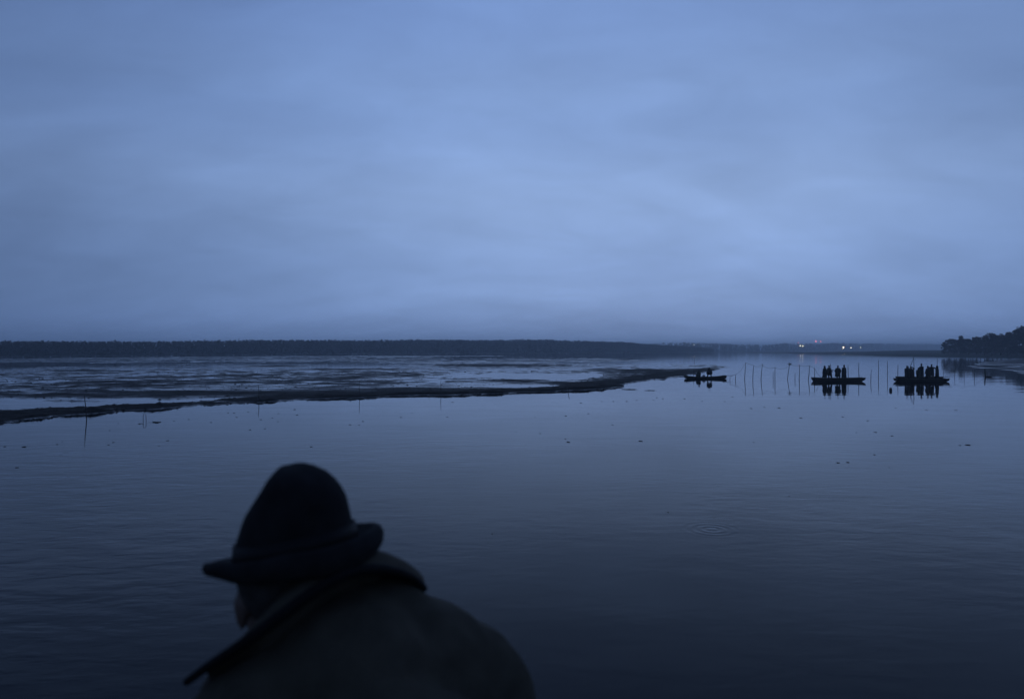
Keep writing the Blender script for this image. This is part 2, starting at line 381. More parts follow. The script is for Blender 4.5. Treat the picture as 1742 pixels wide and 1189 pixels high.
blob(780, 621, 90, 2.5, 0.09); blob(470, 623, 60, 1.4, 0.10); blob(600, 628, 100, 1.6, 0.08); blob(160, 631, 60, 1.2, 0.10); blob(420, 638, 40, 1.2, 0.08); blob(900, 608, 260, 2.0, -0.06)
Z = np.where(sd > 0, Z, 0) * smooth(0, 0.9, sd) - 0.10 * (1 - smooth(-1.2, 0.9, sd))
# thin-edge shoals
tag(land_mesh('mudflat', X, Y, Z.astype(np.float32), M['mud']), 'broad wet mudflat with shallow pools left of the channel', kind='structure')
MZ = Z
# countless small lumps and reed stubs that roughen the mud
rg = np.random.default_rng(3); zz = Z.ravel(); cand = np.where((zz > 0.012) & (Y.ravel() < 175))[0]
wgt = np.where(dn.ravel()[cand] < 9, 2.5, 1.0) * Y.ravel()[cand] ** 1.2; pick = rg.choice(cand, 7000, p=wgt / wgt.sum())
oct_v = np.array([(1, 0, 0), (0.3, 0.9, 0.1), (-0.8, 0.6, 0), (-0.9, -0.5, 0.05), (0.2, -1, 0), (0.1, 0.1, 1)]); oct_f = [(0, 1, 5), (1, 2, 5), (2, 3, 5), (3, 4, 5), (4, 0, 5)]
lv, lf = [], []
for i, k in enumerate(pick):
    w = rg.uniform(0.04, 0.15) * (1.5 if rg.random() < 0.12 else 1.0) * (0.7 + 0.3 * min(1.0, Y.ravel()[k] / 110)); a = rg.uniform(0, 6.28); hgt_ = w * rg.uniform(0.2, 0.5)
    if rg.random() < 0.05: hgt_ = rg.uniform(0.06, 0.16); w = 0.02
    c_, s_ = math.cos(a), math.sin(a); p0 = np.array((X.ravel()[k] + rg.uniform(-0.4, 0.4), Y.ravel()[k] * K + rg.uniform(-0.15, 0.15), zz[k] - 0.01))
    v = oct_v * (w, w * rg.uniform(0.5, 1.0), hgt_); lv.append(np.stack([v[:, 0] * c_ - v[:, 1] * s_, v[:, 0] * s_ + v[:, 1] * c_, v[:, 2]], -1) + p0); lf += [tuple(q + 6 * i for q in f) for f in oct_f]
tag(link('mud_lumps', mesh_arrays('mud_lumps', np.concatenate(lv), lf), M['mud_dry']), 'small lumps and stubs strewn over the mudflat', 'mud lumps', kind='stuff')

# ------------------------------------------------------------------ right mudflat and bars further out
def mud_patch(name, edge, ext, h, label, seed, wobble=2.0, slope=0.0, amp=0.12):
    poly_ = [w35(*p) for p in edge]
    X, Y = fan_grid(ext[0], ext[1], ext[2], ext[3], ext[4], ext[5])
    s = poly_dist(X, Y, poly_) + (fbm(X / 6, Y / 9, seed, 4) - 0.5) * 2 * wobble
    Z = h + (fbm(X / 18, Y / 30, seed + 5, 4) - 0.5) * amp * 1.5 + (fbm(X / 5, Y / 8, seed + 9, 3) - 0.5) * amp + slope * np.maximum(s, 0)
    Z = np.where(s > 0, Z, 0) * smooth(0, 1.5, s) - 0.10 * (1 - smooth(-1.5, 1.5, s))
    return tag(land_mesh(name, X, Y, Z.astype(np.float32), M['mud']), label, kind='structure')
mud_patch('mudbank_near_right', [(1640, 625), (1680, 627.5), (1720, 631), (1760, 640), (1860, 652), (2100, 670), (2100, 611), (1900, 610.5), (1780, 610), (1700, 612), (1650, 620)], (1610, 2100, 78, 440, 240, 240), 0.035, 'wet mud wedge reaching in from the right edge', 61, 2.2, 0, 0.16)
mud_patch('mudbank_right_shore', [(1560, 602.0), (1680, 604.3), (1740, 606), (1900, 607.6), (2200, 611), (2200, 598.2), (1700, 597.6), (1540, 597.9)], (1500, 2200, 360, 1800, 220, 150), 0.10, 'grey muddy shore below the dark wood', 71, 6, 0.002, 0.10)
mud_patch('mudbar_far', [(1260, 600.2), (1350, 601), (1480, 602), (1600, 602.6), (1660, 602.2), (1640, 599.4), (1500, 599.0), (1350, 599.2), (1280, 599.6)], (1230, 1700, 720, 1400, 220, 60), 0.14, 'long low dark mud bar across the far water', 81, 4, 0.001, 0.08)
mud_patch('mudbar_farther', [(1090, 599.6), (1250, 599.4), (1360, 598.7), (1460, 598.3), (1460, 597.9), (1280, 598.2), (1100, 598.8)], (1060, 1490, 1100, 2000, 160, 40), 0.12, 'thin mud bar below the hazy far trees', 91, 4, 0.0005, 0.06)

# ------------------------------------------------------------------ shore land
def strip_land(name, front, depth, z0, z1, label, taper=0):
    """land behind a shoreline, rising from z0 to z1"""
    bm = bmesh.new(); A, B, Cc = [], [], []
    for ip, p in enumerate(front):
        tp = min(1.0, (ip + 0.3) / taper) if taper else 1.0
        p = Vector((p[0], p[1], 0)); out = Vector((p.x * 0.3, p.y, 0)).normalized()
        A.append(bm.verts.new(p + Vector((0, 0, -0.3)))); B.append(bm.verts.new(p + out * 3 + Vector((0, 0, z0 * tp)))); Cc.append(bm.verts.new(p + out * depth + Vector((0, 0, z1 * tp))))
    for r1, r2 in ((A, B), (B, Cc)):
        for i in range(len(front) - 1): bm.faces.new((r1[i], r1[i + 1], r2[i + 1], r2[i]))
    return tag(link(name, mesh_bm(name, bm), M['land']), label, kind='structure')
def resample(pts, step):
    out = []; 
    for (a, b) in zip(pts[:-1], pts[1:]):
        a = np.array(a); b = np.array(b); n = max(1, int(np.linalg.norm(b - a) / step))
        for k in range(n): out.append(tuple(a + (b - a) * k / n))
    out.append(tuple(pts[-1])); return out
left_shore = resample([w2(-560, 616.5), w2(-200, 609.5), w2(0, 607.2), w2(200, 604.8), w2(400, 603.2), w2(560, 602.2), w2(700, 601.5), w2(850, 600.9), w2(1000, 600.5), w2(1100, 600.1), w2(1165, 599.7), w2(1215, 599.3)], 12)
strip_land('shore_left', left_shore, 160, 0.25, 0.8, 'low far shore under the long dark forest')
far_shore = resample([w2(1080, 598.9), w2(1165, 598.6), w2(1260, 598.0), w2(1380, 597.3), w2(1500, 596.7), w2(1650, 596.3), w2(1900, 596.1)], 40)
strip_land('shore_far', far_shore, 700, 0.3, 1.5, 'hazy far shore of the lake')
right_shore = resample([(205, 560 * K), (214, 520 * K), (220, 490 * K), (230, 460 * K), (248, 436 * K), (336, 416 * K), (500, 376 * K)], 12)
strip_land('shore_right', [(x, y) for x, y in right_shore], 220, 1.0, 3.0, 'right shore carrying the dark wood', 6)

# ------------------------------------------------------------------ forests too far to tell the trees apart
def leaf_faces(centers, size, rg, flat=0.0):
    """one randomly turned four-cornered leaf clump at each centre"""
    n = len(centers); a = rg.normal(size=(n, 3)); a /= np.linalg.norm(a, axis=1)[:, None]
    b = rg.normal(size=(n, 3)); b -= (b * a).sum(1)[:, None] * a; b /= np.linalg.norm(b, axis=1)[:, None]
    s = (np.asarray(size) * rg.uniform(0.6, 1.3, n))[:, None]
    c = np.asarray(centers); k = rg.uniform(0.5, 1.0, (n, 1))
    v = np.stack([c - a * s, c - b * s * k, c + a * s, c + b * s * k * 0.8], 1)
    return v.reshape(-1, 3), np.arange(n * 4).reshape(n, 4)
def forest(name, line, rows_, row_gap, spacing, hfun, label, m, face, per, seed, z0=0.4, conifer=True):
    rg = np.random.default_rng(seed); cs, sz = [], []; tv, tq = [], []
    pts = resample(line, spacing)
    for r in range(rows_):
        for p in pts:
            out = np.array((p[0] * 0.3, p[1])); out = out / np.linalg.norm(out)
            q = np.array(p) + out * (4 + r * row_gap + rg.uniform(-0.3, 0.3) * row_gap) + rg.uniform(-0.5, 0.5, 2) * spacing
            px = q[0] / q[1] * F + 871
            h = hfun(px) * (1 + 0.05 * math.sin(p[0] * 0.043) * math.sin(p[0] * 0.017 + 1.3) + 0.03 * math.sin(p[0] * 0.21 + r)) * rg.uniform(0.93, 1.03) * (1.0 if rg.random() > 0.03 else 1.06); w = h * rg.uniform(0.22, 0.34)
            t = rg.uniform(0.0, 1.0, per) ** 0.85
            prof_ = (1 - t) ** 0.42 if conifer else np.sqrt(np.clip(1 - (2 * t - 0.9) ** 2 * 0.8, 0.05, 1))
            rad = w * np.clip(prof_, 0.08, 1) * np.sqrt(rg.uniform(0.05, 1, per)); an = rg.uniform(0, 2 * math.pi, per)
            cs.append(np.stack([q[0] + rad * np.cos(an), q[1] + rad * np.sin(an), z0 + h * (0.05 + 0.95 * t) * 1.0], -1)); sz.append(np.full(per, face * h * 0.1) * (1.15 - 0.6 * t))
            b = len(tv); rr = 0.012 * h
            for (ox, oy) in ((-1, -1), (1, -1), (1, 1), (-1, 1)): tv.append((q[0] + ox * rr, q[1] + oy * rr, z0 - 0.5))
            for (ox, oy) in ((-1, -1), (1, -1), (1, 1), (-1, 1)): tv.append((q[0] + ox * rr * 0.3, q[1] + oy * rr * 0.3, z0 + h * 0.9))
            for k in range(4): tq.append((b + k, b + (k + 1) % 4, b + 4 + (k + 1) % 4, b + 4 + k))
    v, f = leaf_faces(np.concatenate(cs), np.concatenate(sz), rg)
    co = np.concatenate([v, np.array(tv)]); q = np.concatenate([f, np.array(tq) + len(v)])
    return tag(link(name, mesh_arrays(name, co, q, False), m), label, 'forest', kind='stuff')
def h_left(px): return float(np.interp(px, [-500, 0, 200, 400, 700, 850, 1000, 1060, 1100, 1140, 1175, 1215], [7.3, 7.3, 7.9, 9.2, 11.6, 12.6, 11.8, 11.0, 9.2, 8.0, 6.6, 4.0]))
forest('far_forest', left_shore, 7, 4.0, 2.1, h_left, 'long dark forest along the left far shore, one even mass', M['pine'], 0.95, 46, 5)
def h_far(px): return float(np.interp(px, [1080, 1165, 1230, 1300, 1330, 1400, 1500, 1600, 1900], [11, 13.5, 13, 12, 15, 17, 20, 20, 20]))
forest('hazy_forest', resample(far_shore, 9), 4, 14.0, 9.0, h_far, 'faint hazy tree line below the village lights', M['pine'], 1.1, 26, 6, 0.6, False)

# ------------------------------------------------------------------ the wood on the right shore: trees one by one
def tree_proto(seed, h, w, leaf, n):
    rg = np.random.default_rng(seed); rnd = random.Random(seed)
    bm = bmesh.new()
    top = h * 0.86; pts = [(0, 0, -0.6), (0.02 * w, 0, h * 0.2), (0.06 * w * rnd.uniform(-1, 1), 0.05 * w, h * 0.45), (0.08 * w * rnd.uniform(-1, 1), 0, top)]
    tube(bm, pts, [h * 0.022, h * 0.018, h * 0.013, h * 0.004], 7)
    tips = []
    for k in range(11):
        z = h * rnd.uniform(0.22, 0.72); a = k * 2.4 + rnd.uniform(-0.4, 0.4); L = w * rnd.uniform(0.55, 0.95) * (1.15 - 0.5 * z / h)
        e = Vector((math.cos(a) * L, math.sin(a) * L, z + h * rnd.uniform(0.08, 0.24)))
        tube(bm, [(0, 0, z), tuple(Vector((0, 0, z)).lerp(e, 0.5) + Vector((0, 0, -0.03 * h))), e], [h * 0.008, h * 0.005, h * 0.002], 5)
        tips.append(e)
    tr = mesh_bm('trunk', bm)
    tips += [Vector((rnd.uniform(-0.3, 0.3) * w, rnd.uniform(-0.3, 0.3) * w, h * rnd.uniform(0.6, 0.9))) for _ in range(9)]
    tips += [Vector((rnd.uniform(-0.8, 0.8) * w, rnd.uniform(-0.8, 0.8) * w, h * rnd.uniform(0.08, 0.3))) for _ in range(7)]
    cs = []
    for tpt in tips:
        k = n // len(tips); d = rg.normal(size=(k, 3)); d /= np.linalg.norm(d, axis=1)[:, None]
        rr = w * rnd.uniform(0.28, 0.46) * rg.uniform(0.25, 1.0, (k, 1)) ** 0.5
        c = d * rr * np.array((1, 1, 0.8)) + np.array(tpt); cs.append(c)
    c = np.concatenate(cs); c[:, 2] = np.clip(c[:, 2], 0.2, h)
    v, f = leaf_faces(c, np.full(len(c), 0.26), rg)
    return tr, mesh_arrays('crown', v, f, False)
protos = []
for i, (lf, w) in enumerate((('leaf1', 2.6), ('leaf2', 2.9), ('leaf3', 2.5), ('leaf1', 3.1), ('leaf2', 2.4))):
    tr, cr = tree_proto(100 + i, 10.0, w, lf, 2600); tr.materials.append(M['bark']); cr.materials.append(M[lf]); protos.append((tr, cr))
def place_tree(name, k, x, y, z, h, wid, rz, label, group):
    root = empty(name, (x, y, z), rz); s = h / 10.0; root.scale = (s * wid, s * wid, s)
    tr, cr = protos[k]; a = bpy.data.objects.new('trunk', tr); b = bpy.data.objects.new('crown', cr)
    for o in (a, b): COL.objects.link(o); o.parent = root
    tag(root, label, 'tree', group); return root
GW = 'trees of the wood on the right shore'
# front silhouettes: (photograph x of the trunk, y of the top, distance, prototype, width, label)
front = [(1606, 581, 640, 2, 0.9, 'low dark bush-like tree at the very tip of the right-hand wood'),
         (1613, 576, 634, 1, 1.0, 'small pale brown tree second from the tip of the right-hand wood'),
         (1623, 575.5, 626, 3, 1.0, 'rounded tree just left of the dark bump in the right-hand wood'),
         (1635, 570.0, 618, 2, 1.05, 'dark dome-topped tree standing above its neighbours near the wood tip'),
         (1648, 575, 608, 0, 1.0, 'tree in the dip right of the dark dome-topped tree'),
         (1661, 570.5, 596, 4, 1.1, 'broad brownish tree where the wood rises again after its dip'),
         (1675, 569.5, 586, 0, 1.0, 'dull green tree between two broader crowns mid-wood'),
         (1688, 565.5, 576, 3, 1.1, 'tall rounded tree at the middle of the right-hand wood'),
         (1702, 567.5, 566, 1, 1.0, 'brownish tree with a flat top right of mid-wood'),
         (1717, 563.5, 558, 2, 1.0, 'dark tree leading up to the two tallest at the frame edge'),
         (1730, 558.5, 550, 2, 1.1, 'dark tall tree with a knobbly top just inside the right frame edge'),
         (1744, 551.0, 544, 3, 1.2, 'tallest tree of the wood, cut by the right frame edge')]
zg = lambda y: 1.4
for (px, py, d, k, wd, lab) in front:
    d *= K * 0.8; p = pat(px, py, d); base = 1.5
    place_tree('wood_tree', k, p.x, d, base, p.z - base, wd * 1.02, px * 0.7, lab, GW)
rnd = random.Random(4)
for i in range(64):
    u = rnd.random(); px = 1612 + u * 330; d = float(np.interp(px, [1606, 1744, 1950], [655, 560, 520])) * K * 0.8 + rnd.uniform(3, 45)
    ytop = float(np.interp(px, [1606, 1640, 1690, 1742, 1950], [584, 577, 572, 562, 548])) + rnd.uniform(0.5, 5)
    p = pat(px, ytop, d)
    place_tree('wood_tree', rnd.randrange(5), p.x, d, 1.7, p.z - 1.7, rnd.uniform(1.0, 1.4), rnd.uniform(0, 6.28), 'tree within the dense mass of the wood, behind its front row', GW)
# ------------------------------------------------------------------ village lights far across the lake
def lamp_mast(name, px, py, d, r, m, label, group, mast=0.12, arm=1.2):
    d = float(np.interp(px, [q[0] / q[1] * F + 871 for q in far_shore], [q[1] for q in far_shore])) - 34
    p = pat(px, py, d); root = empty(name, (p.x, p.y, 0.5))
    h = p.z - 0.5
    bm = bmesh.new(); tube(bm, [(0, 0, -1), (0, 0, h + 0.3)], [mast * 1.4, mast], 8); link('mast', mesh_bm('mast', bm), M['metal'], root)
    bm = bmesh.new(); tube(bm, [(0, 0, h + 0.2), (0, -arm * 0.5, h + 0.5), (0, -arm, h + 0.45)], [mast * 0.6] * 3, 6); link('arm', mesh_bm('arm', bm), M['metal'], root)
    bm = bmesh.new(); ball(bm, (0, -arm, h), (r, r, r * 0.85), seg=12, rings=8); link('lamp', mesh_bm('lamp', bm), m, root)
    tag(root, label, 'lamp', group)
GL = 'lamps of the far village'
lamp_mast('street_lamp', 1434.5, 591.3, 2300, 1.10, M['orange_lamp'], 'brightest orange lamp across the lake, above the four standing fishermen', GL)
lamp_mast('street_lamp', 1447.3, 591.8, 2350, 0.62, M['white_lamp'], 'small white lamp just right of the brightest orange one', GL)
lamp_mast('street_lamp', 1463.2, 591.0, 2400, 0.72, M['white_lamp'], 'yellow-white lamp at the right end of the far lights', GL)
lamp_mast('street_lamp', 1361.0, 588.2, 2500, 0.70, M['white_lamp'], 'left lamp of the close white pair left of the red lights', GL)
lamp_mast('street_lamp', 1365.2, 588.8, 2500, 0.55, M['white_lamp'], 'right, fainter lamp of the close white pair', GL)
lamp_mast('street_lamp', 1180.5, 586.6, 1560, 0.36, M['white_lamp'], 'single faint lamp above the far trees left of the nearest spit', GL)
lamp_mast('warning_light_mast', 1387.5, 580.8, 2800, 0.90, M['red_lamp'], 'left and brighter of the two red mast lights', 'red mast lights', 0.25, 0.8)
lamp_mast('warning_light_mast', 1395.6, 581.0, 2800, 0.75, M['red_lamp'], 'right and dimmer of the two red mast lights', 'red mast lights', 0.25, 0.8)
lamp_mast('warning_light_mast', 1357.5, 582.6, 2800, 0.42, M['red_lamp'], 'faintest red light, above the close white pair', 'red mast lights', 0.2, 0.8)

# ------------------------------------------------------------------ boats
def make_boat(name, L, W, hgt, sheer, label, rake=(0.55, 0.55)):
    """flat-bottomed plank punt; x along its length, waterline at z = 0"""
    root = empty(name); n = 22
    def section(t):                                    # t -1..1
        a = abs(t); rk = rake[0] if t < 0 else rake[1]
        w = W / 2 * (1 - 0.42 * a ** 3); top = hgt + sheer * a ** 2.4
        bot = -0.10 + (hgt - 0.03) * max(0, (a - (1 - rk * 0.42)) / (rk * 0.42)) ** 1.3 if a > (1 - rk * 0.42) else -0.10
        return t * L / 2, w, top, bot
    bm = bmesh.new(); rings = []
    for i in range(n + 1):
        x, w, top, bot = section(-1 + 2 * i / n); th = 0.035; fl = bot + 0.05
        ring = [(-w, top), (-w * 0.80, bot), (w * 0.80, bot), (w, top), (w - th, top), (w * 0.80 - th, min(fl, top - 0.01)), (-w * 0.80 + th, min(fl, top - 0.01)), (-w + th, top)]
        rings.append([bm.verts.new((x, y, z)) for y, z in ring])
    for a, b in zip(rings[:-1], rings[1:]):
        for k in range(8): bm.faces.new((a[k], a[(k + 1) % 8], b[(k + 1) % 8], b[k]))
    for r_ in (rings[0], rings[-1]): bm.faces.new((r_[0], r_[1], r_[2], r_[3], r_[4], r_[5], r_[6], r_[7]))
    hull = link('hull', mesh_bm('hull', bm, False), M['boat'], root)
    for sgn in (-1, 1):                                # rubbing strake and side seam
        bm = bmesh.new(); tube(bm, [(section(t)[0], sgn * (section(t)[1] + 0.01), section(t)[2] + 0.005) for t in np.linspace(-1, 1, 17)], 0.028, 6); link('gunwale', mesh_bm('gunwale', bm), M['boatin'], root)
        bm = bmesh.new(); pts = []
        for t in np.linspace(-0.93, 0.93, 15):
            x, w, top, bot = section(t); pts.append((x, sgn * (w * 0.90 + 0.012), (top * 0.5 + bot * 0.5)))
        tube(bm, pts, 0.014, 5); link('strake', mesh_bm('strake', bm), M['boat'], hull)
    for t in (-0.96, 0.96):                            # end boards
        x, w, top, bot = section(t); bm = bmesh.new(); box(bm, (x * 0.985, 0, top - 0.02), (0.22, 2 * w - 0.06, 0.035)); link('end_board', mesh_bm('end_board', bm, False), M['boatin'], root)
    for t in (-0.52, 0.05, 0.58):
        x, w, top, bot = section(t); bm = bmesh.new(); box(bm, (x, 0, top - 0.12), (0.24, 2 * w * 0.94 - 0.05, 0.04)); link('thwart', mesh_bm('thwart', bm, False), M['boatin'], root)
    for k in range(5):
        bm = bmesh.new(); box(bm, (0, (-2 + k) * W * 0.145, -0.02), (L * 0.72, W * 0.13, 0.03)); link('floor_board', mesh_bm('floor_board', bm, False), M['boatin'], root)
    tag(root, label, 'boat', 'fishing boats on the channel'); return root
def put(o, p, rz): o.location = p; o.rotation_euler = (0, 0, rz)
D1, D2, D3 = wpt(1200, 644.6).y, wpt(1426, 649.2).y, wpt(1567, 649.6).y
b1 = make_boat('fishing_boat', 70 / F * D1 * 1.01, 1.25, 0.21, 0.19, 'leftmost boat, beside the mud spit, with two stooping men', (0.7, 0.7))
put(b1, (pat(1200, 600, D1 + 0.6).x, D1 + 0.6, 0), R(3))
b2 = make_boat('fishing_boat', 87 / F * D2, 1.35, 0.36, 0.07, 'middle flat boat carrying four standing fishermen', (0.25, 0.6))
put(b2, (pat(1426, 600, D2 + 0.65).x, D2 + 0.65, 0), R(-2))
b3 = make_boat('fishing_boat', 91 / F * D3, 1.30, 0.27, 0.09, 'rightmost boat, the nearer and longer of the two lying together', (0.5, 0.6))
put(b3, (pat(1567.5, 600, D3 + 0.6).x, D3 + 0.6, 0), R(1.5))
b4 = make_boat('fishing_boat', 78 / F * D3, 1.25, 0.46, 0.05, 'boat lying alongside behind the rightmost boat, its higher side showing', (0.4, 0.5))
put(b4, (pat(1564, 600, D3 + 2.1).x, D3 + 2.1, 0), R(1))

# ------------------------------------------------------------------ people
def ik(a, c, l1, l2, hint):
    d = c - a; L = min(d.length, (l1 + l2) * 0.998); dn = d.normalized(); c2 = a + dn * L
    x = (l1 * l1 - l2 * l2 + L * L) / (2 * L); y = math.sqrt(max(l1 * l1 - x * x, 0))
    h = (hint - dn * hint.dot(dn)).normalized(); return a + dn * x + h * y, c2
def hand(bm, wrist, d, palm_n, s=1.0):
    """palm, four unequal fingers with a knuckle bend, and a thumb off the side"""
    d = d.normalized(); n = (palm_n - d * palm_n.dot(d)).normalized(); side = d.cross(n)
    pc = wrist + d * 0.045 * s
    rot = Matrix((d, side, n)).transposed(); ball(bm, pc, (0.052 * s, 0.042 * s, 0.017 * s), rot, 10, 7)
    for k, L in enumerate((0.070, 0.080, 0.074, 0.058)):
        o = wrist + d * 0.082 * s + side * (0.030 - 0.020 * k) * s
        m = o + d * L * 0.5 * s + n * 0.010 * s; e = m + d * L * 0.32 * s + n * L * 0.42 * s
        tube(bm, [o, m, e], [0.0095 * s, 0.009 * s, 0.0072 * s], 6)
    o = wrist + d * 0.025 * s + side * 0.036 * s; m = o + (d * 0.6 + side * 0.65 + n * 0.3).normalized() * 0.042 * s; e = m + (d * 0.85 + side * 0.2 + n * 0.5).normalized() * 0.034 * s
    tube(bm, [o, m, e], [0.0125 * s, 0.0105 * s, 0.008 * s], 6)
def face_head(bm, c, fw, up, s=1.0):
    """head volume with brow, nose, lips, chin, ears; c is the head centre (at eye height)"""
    fw = fw.normalized(); up = (up - fw * up.dot(fw)).normalized(); sd_ = fw.cross(up); rot = Matrix((fw, sd_, up)).transposed()
    P_ = lambda f, r, u: c + (fw * f + sd_ * r + up * u) * s
    ball(bm, P_(-0.012, 0, 0.035), (0.098 * s, 0.077 * s, 0.088 * s), rot, 16, 12)       # cranium
    ball(bm, P_(0.022, 0, -0.045), (0.070 * s, 0.060 * s, 0.078 * s), rot, 14, 10)       # face
    ball(bm, P_(0.058, 0, -0.098), (0.026 * s, 0.030 * s, 0.022 * s), rot, 10, 8)        # chin
    ball(bm, P_(0.074, 0, 0.018), (0.018 * s, 0.052 * s, 0.014 * s), rot, 10, 8)         # brow
    tube(bm, [P_(0.085, 0, 0.008), P_(0.108, 0, -0.034), P_(0.088, 0, -0.044)], [0.009 * s, 0.015 * s, 0.012 * s], 8)
    ball(bm, P_(0.084, 0, -0.066), (0.011 * s, 0.026 * s, 0.007 * s), rot, 8, 6); ball(bm, P_(0.082, 0, -0.078), (0.012 * s, 0.024 * s, 0.007 * s), rot, 8, 6)
    for q in (-1, 1):
        ball(bm, P_(0.062, q * 0.040, -0.03), (0.024 * s, 0.022 * s, 0.022 * s), rot, 8, 6)
        ball(bm, P_(-0.008, q * 0.079, -0.012), (0.018 * s, 0.009 * s, 0.032 * s), rot, 8, 6)
    return P_, rot
GP = 'fishermen standing in the boats'
def make_person(loc, face, label, h=1.74, lean=0.0, hip=0.50, feet=0.11, stride=0.06, hands=((0.10, 0.30, 0.74), (0.10, -0.30, 0.74)), coat='oil1', coat_len=0.62, bulk=1.0, head='hood', headpitch=0.0, hint=None):
    """local: x forward, y to the left, z up; feet at z = 0. hands: targets in metres"""
    s = h / 1.74; V = Vector
    hipz = 0.90 * s * (hip / 0.50); pel = V((-0.30 * math.sin(lean) * s, 0, hipz))
    ax = V((math.sin(lean), 0, math.cos(lean))); fwd = V((math.cos(lean), 0, -math.sin(lean)))
    chest = pel + ax * 0.40 * s; nb = pel + ax * 0.57 * s
    hp = lean * 0.55 + headpitch; hup = V((math.sin(hp), 0, math.cos(hp))); hf = V((math.cos(hp), 0, -math.sin(hp)))
    hc = nb + (ax * 0.4 + hup * 0.6).normalized() * 0.155 * s + hf * 0.015
    root = link('person', None)
    bpy.data.objects.remove(root)
    bm = bmesh.new()
    P_, rot = face_head(bm, hc, hf, hup, s)
    capsule(bm, nb - ax * 0.02, hc - hup * 0.05 * s, 0.058 * s, 0.052 * s)
    tube(bm, [pel - ax * 0.04, pel + ax * 0.18 * s, chest, nb - ax * 0.03], [0.145 * s, 0.125 * s, 0.15 * s, 0.08 * s], 14)
    sh, el, wr, kn, an = {}, {}, {}, {}, {}
    for q, nm in ((1, 0), (-1, 1)):
        sh[q] = nb - ax * 0.075 * s + V((0, q * 0.175 * s, 0))
        tgt = V(hands[nm]) * s
        hv = hint[nm] if hint else (-0.6, q * 0.5, -0.5)
        el[q], wr[q] = ik(sh[q], tgt, 0.29 * s, 0.26 * s, V(hv))
        capsule(bm, chest + ax * 0.08 * s, sh[q], 0.07 * s, 0.058 * s); capsule(bm, sh[q], el[q], 0.050 * s, 0.040 * s); capsule(bm, el[q], wr[q], 0.039 * s, 0.027 * s)
        ft = V((0.03 + q * stride, q * feet * s, 0.085 * s)); hj = pel + V((0, q * 0.09 * s, -0.02 * s))
        kn[q], an[q] = ik(hj, ft, 0.43 * s, 0.42 * s, V((1, q * 0.15, 0.1)))
        capsule(bm, hj, kn[q], 0.085 * s, 0.058 * s); capsule(bm, kn[q], an[q], 0.055 * s, 0.040 * s)
        capsule(bm, an[q] + V((-0.03, 0, -0.04)) * s, an[q] + V((0.14, 0, -0.055)) * s, 0.038 * s, 0.030 * s)
    me = fuse('person', bm, 0.016, 3)
    bm = bmesh.new(); bm.from_mesh(me)
    for q in (1, -1): hand(bm, wr[q], (wr[q] - el[q]), V((0, -q * 0.9, 0.2)), s)
    for q in (1, -1): ball(bm, P_(0.077, q * 0.031, -0.004), 0.011 * s, seg=8, rings=6)
    bm.to_mesh(me); bm.free()
    for p in me.polygons: p.use_smooth = True
    root = link('person', me, M['skin']); tag(root, label, 'person', GP)
    # coat
    bm = bmesh.new(); B = bulk * s
    bot = pel - V((0, 0, 1)) * max(0.02, (coat_len - 0.20)) * s
    bot.x = bot.x * 0.5
    for k in range(2):
        q = 1 - 2 * k
        capsule(bm, sh[q], el[q], 0.078 * B, 0.068 * B); capsule(bm, el[q], el[q].lerp(wr[q], 0.9), 0.065 * B, 0.052 * B)
        capsule(bm, nb - ax * 0.05 * s, sh[q], 0.085 * s, 0.080 * B)
        tube(bm, [chest + V((0, q * 0.06 * B, 0)), pel + V((0, q * 0.07 * B, 0)), bot + V((0, q * 0.085 * B, 0))], [0.155 * B, 0.160 * B, 0.168 * B], 14)
    ball(bm, chest, (0.155 * B, 0.215 * B, 0.19 * s), Matrix((fwd, V((0, 1, 0)), ax)).transposed())
    capsule(bm, nb - ax * 0.02, nb + ax * 0.035 * s, 0.088 * s, 0.082 * s)
    link('coat', fuse('coat', bm, 0.018, 4), M[coat], root)
    # waders / trousers and boots
    bm = bmesh.new()
    for q in (1, -1):
        hj = pel + V((0, q * 0.09 * s, -0.02 * s)); capsule(bm, hj, kn[q], 0.105 * s, 0.080 * s); capsule(bm, kn[q], an[q], 0.078 * s, 0.062 * s)
    link('trousers', fuse('trousers', bm, 0.018, 3), M['trousers'], root)
    for q in (1, -1):
        bm = bmesh.new(); capsule(bm, an[q] + V((0, 0, 0.16)) * s, an[q] + V((-0.01, 0, -0.03)) * s, 0.068 * s, 0.055 * s, 10); capsule(bm, an[q] + V((-0.03, 0, -0.035)) * s, an[q] + V((0.15, 0, -0.045)) * s, 0.048 * s, 0.038 * s, 10)
        link('boot', fuse('boot', bm, 0.014, 2), M['boot'], root)
    # headgear
    bm = bmesh.new()
    if head == 'hood':
        ball(bm, P_(-0.022, 0, 0.030), (0.122 * s, 0.098 * s, 0.112 * s), rot, 14, 10); capsule(bm, P_(-0.05, 0, -0.02), P_(-0.055, 0, -0.14), 0.088 * s, 0.10 * s, 12); ball(bm, P_(-0.02, 0, 0.12), (0.05 * s, 0.04 * s, 0.045 * s), rot)
    elif head == 'cap':
        ball(bm, P_(-0.012, 0, 0.062), (0.112 * s, 0.092 * s, 0.072 * s), rot, 14, 10); ball(bm, P_(0.10, 0, 0.045), (0.065 * s, 0.075 * s, 0.012 * s), rot, 12, 8)
    elif head == 'knit':
        ball(bm, P_(-0.014, 0, 0.060), (0.106 * s, 0.088 * s, 0.100 * s), rot, 14, 10); ball(bm, P_(-0.014, 0, 0.160), 0.022 * s)
    else:
        ball(bm, P_(-0.012, 0, 0.080), (0.106 * s, 0.088 * s, 0.085 * s), rot, 14, 10); ball(bm, P_(-0.01, 0, 0.055), (0.165 * s, 0.150 * s, 0.014 * s), rot, 18, 8)
    link('hood' if head == 'hood' else 'hat', fuse('headgear', bm, 0.012, 2), M['cap'] if head != 'hood' else M[coat], root)
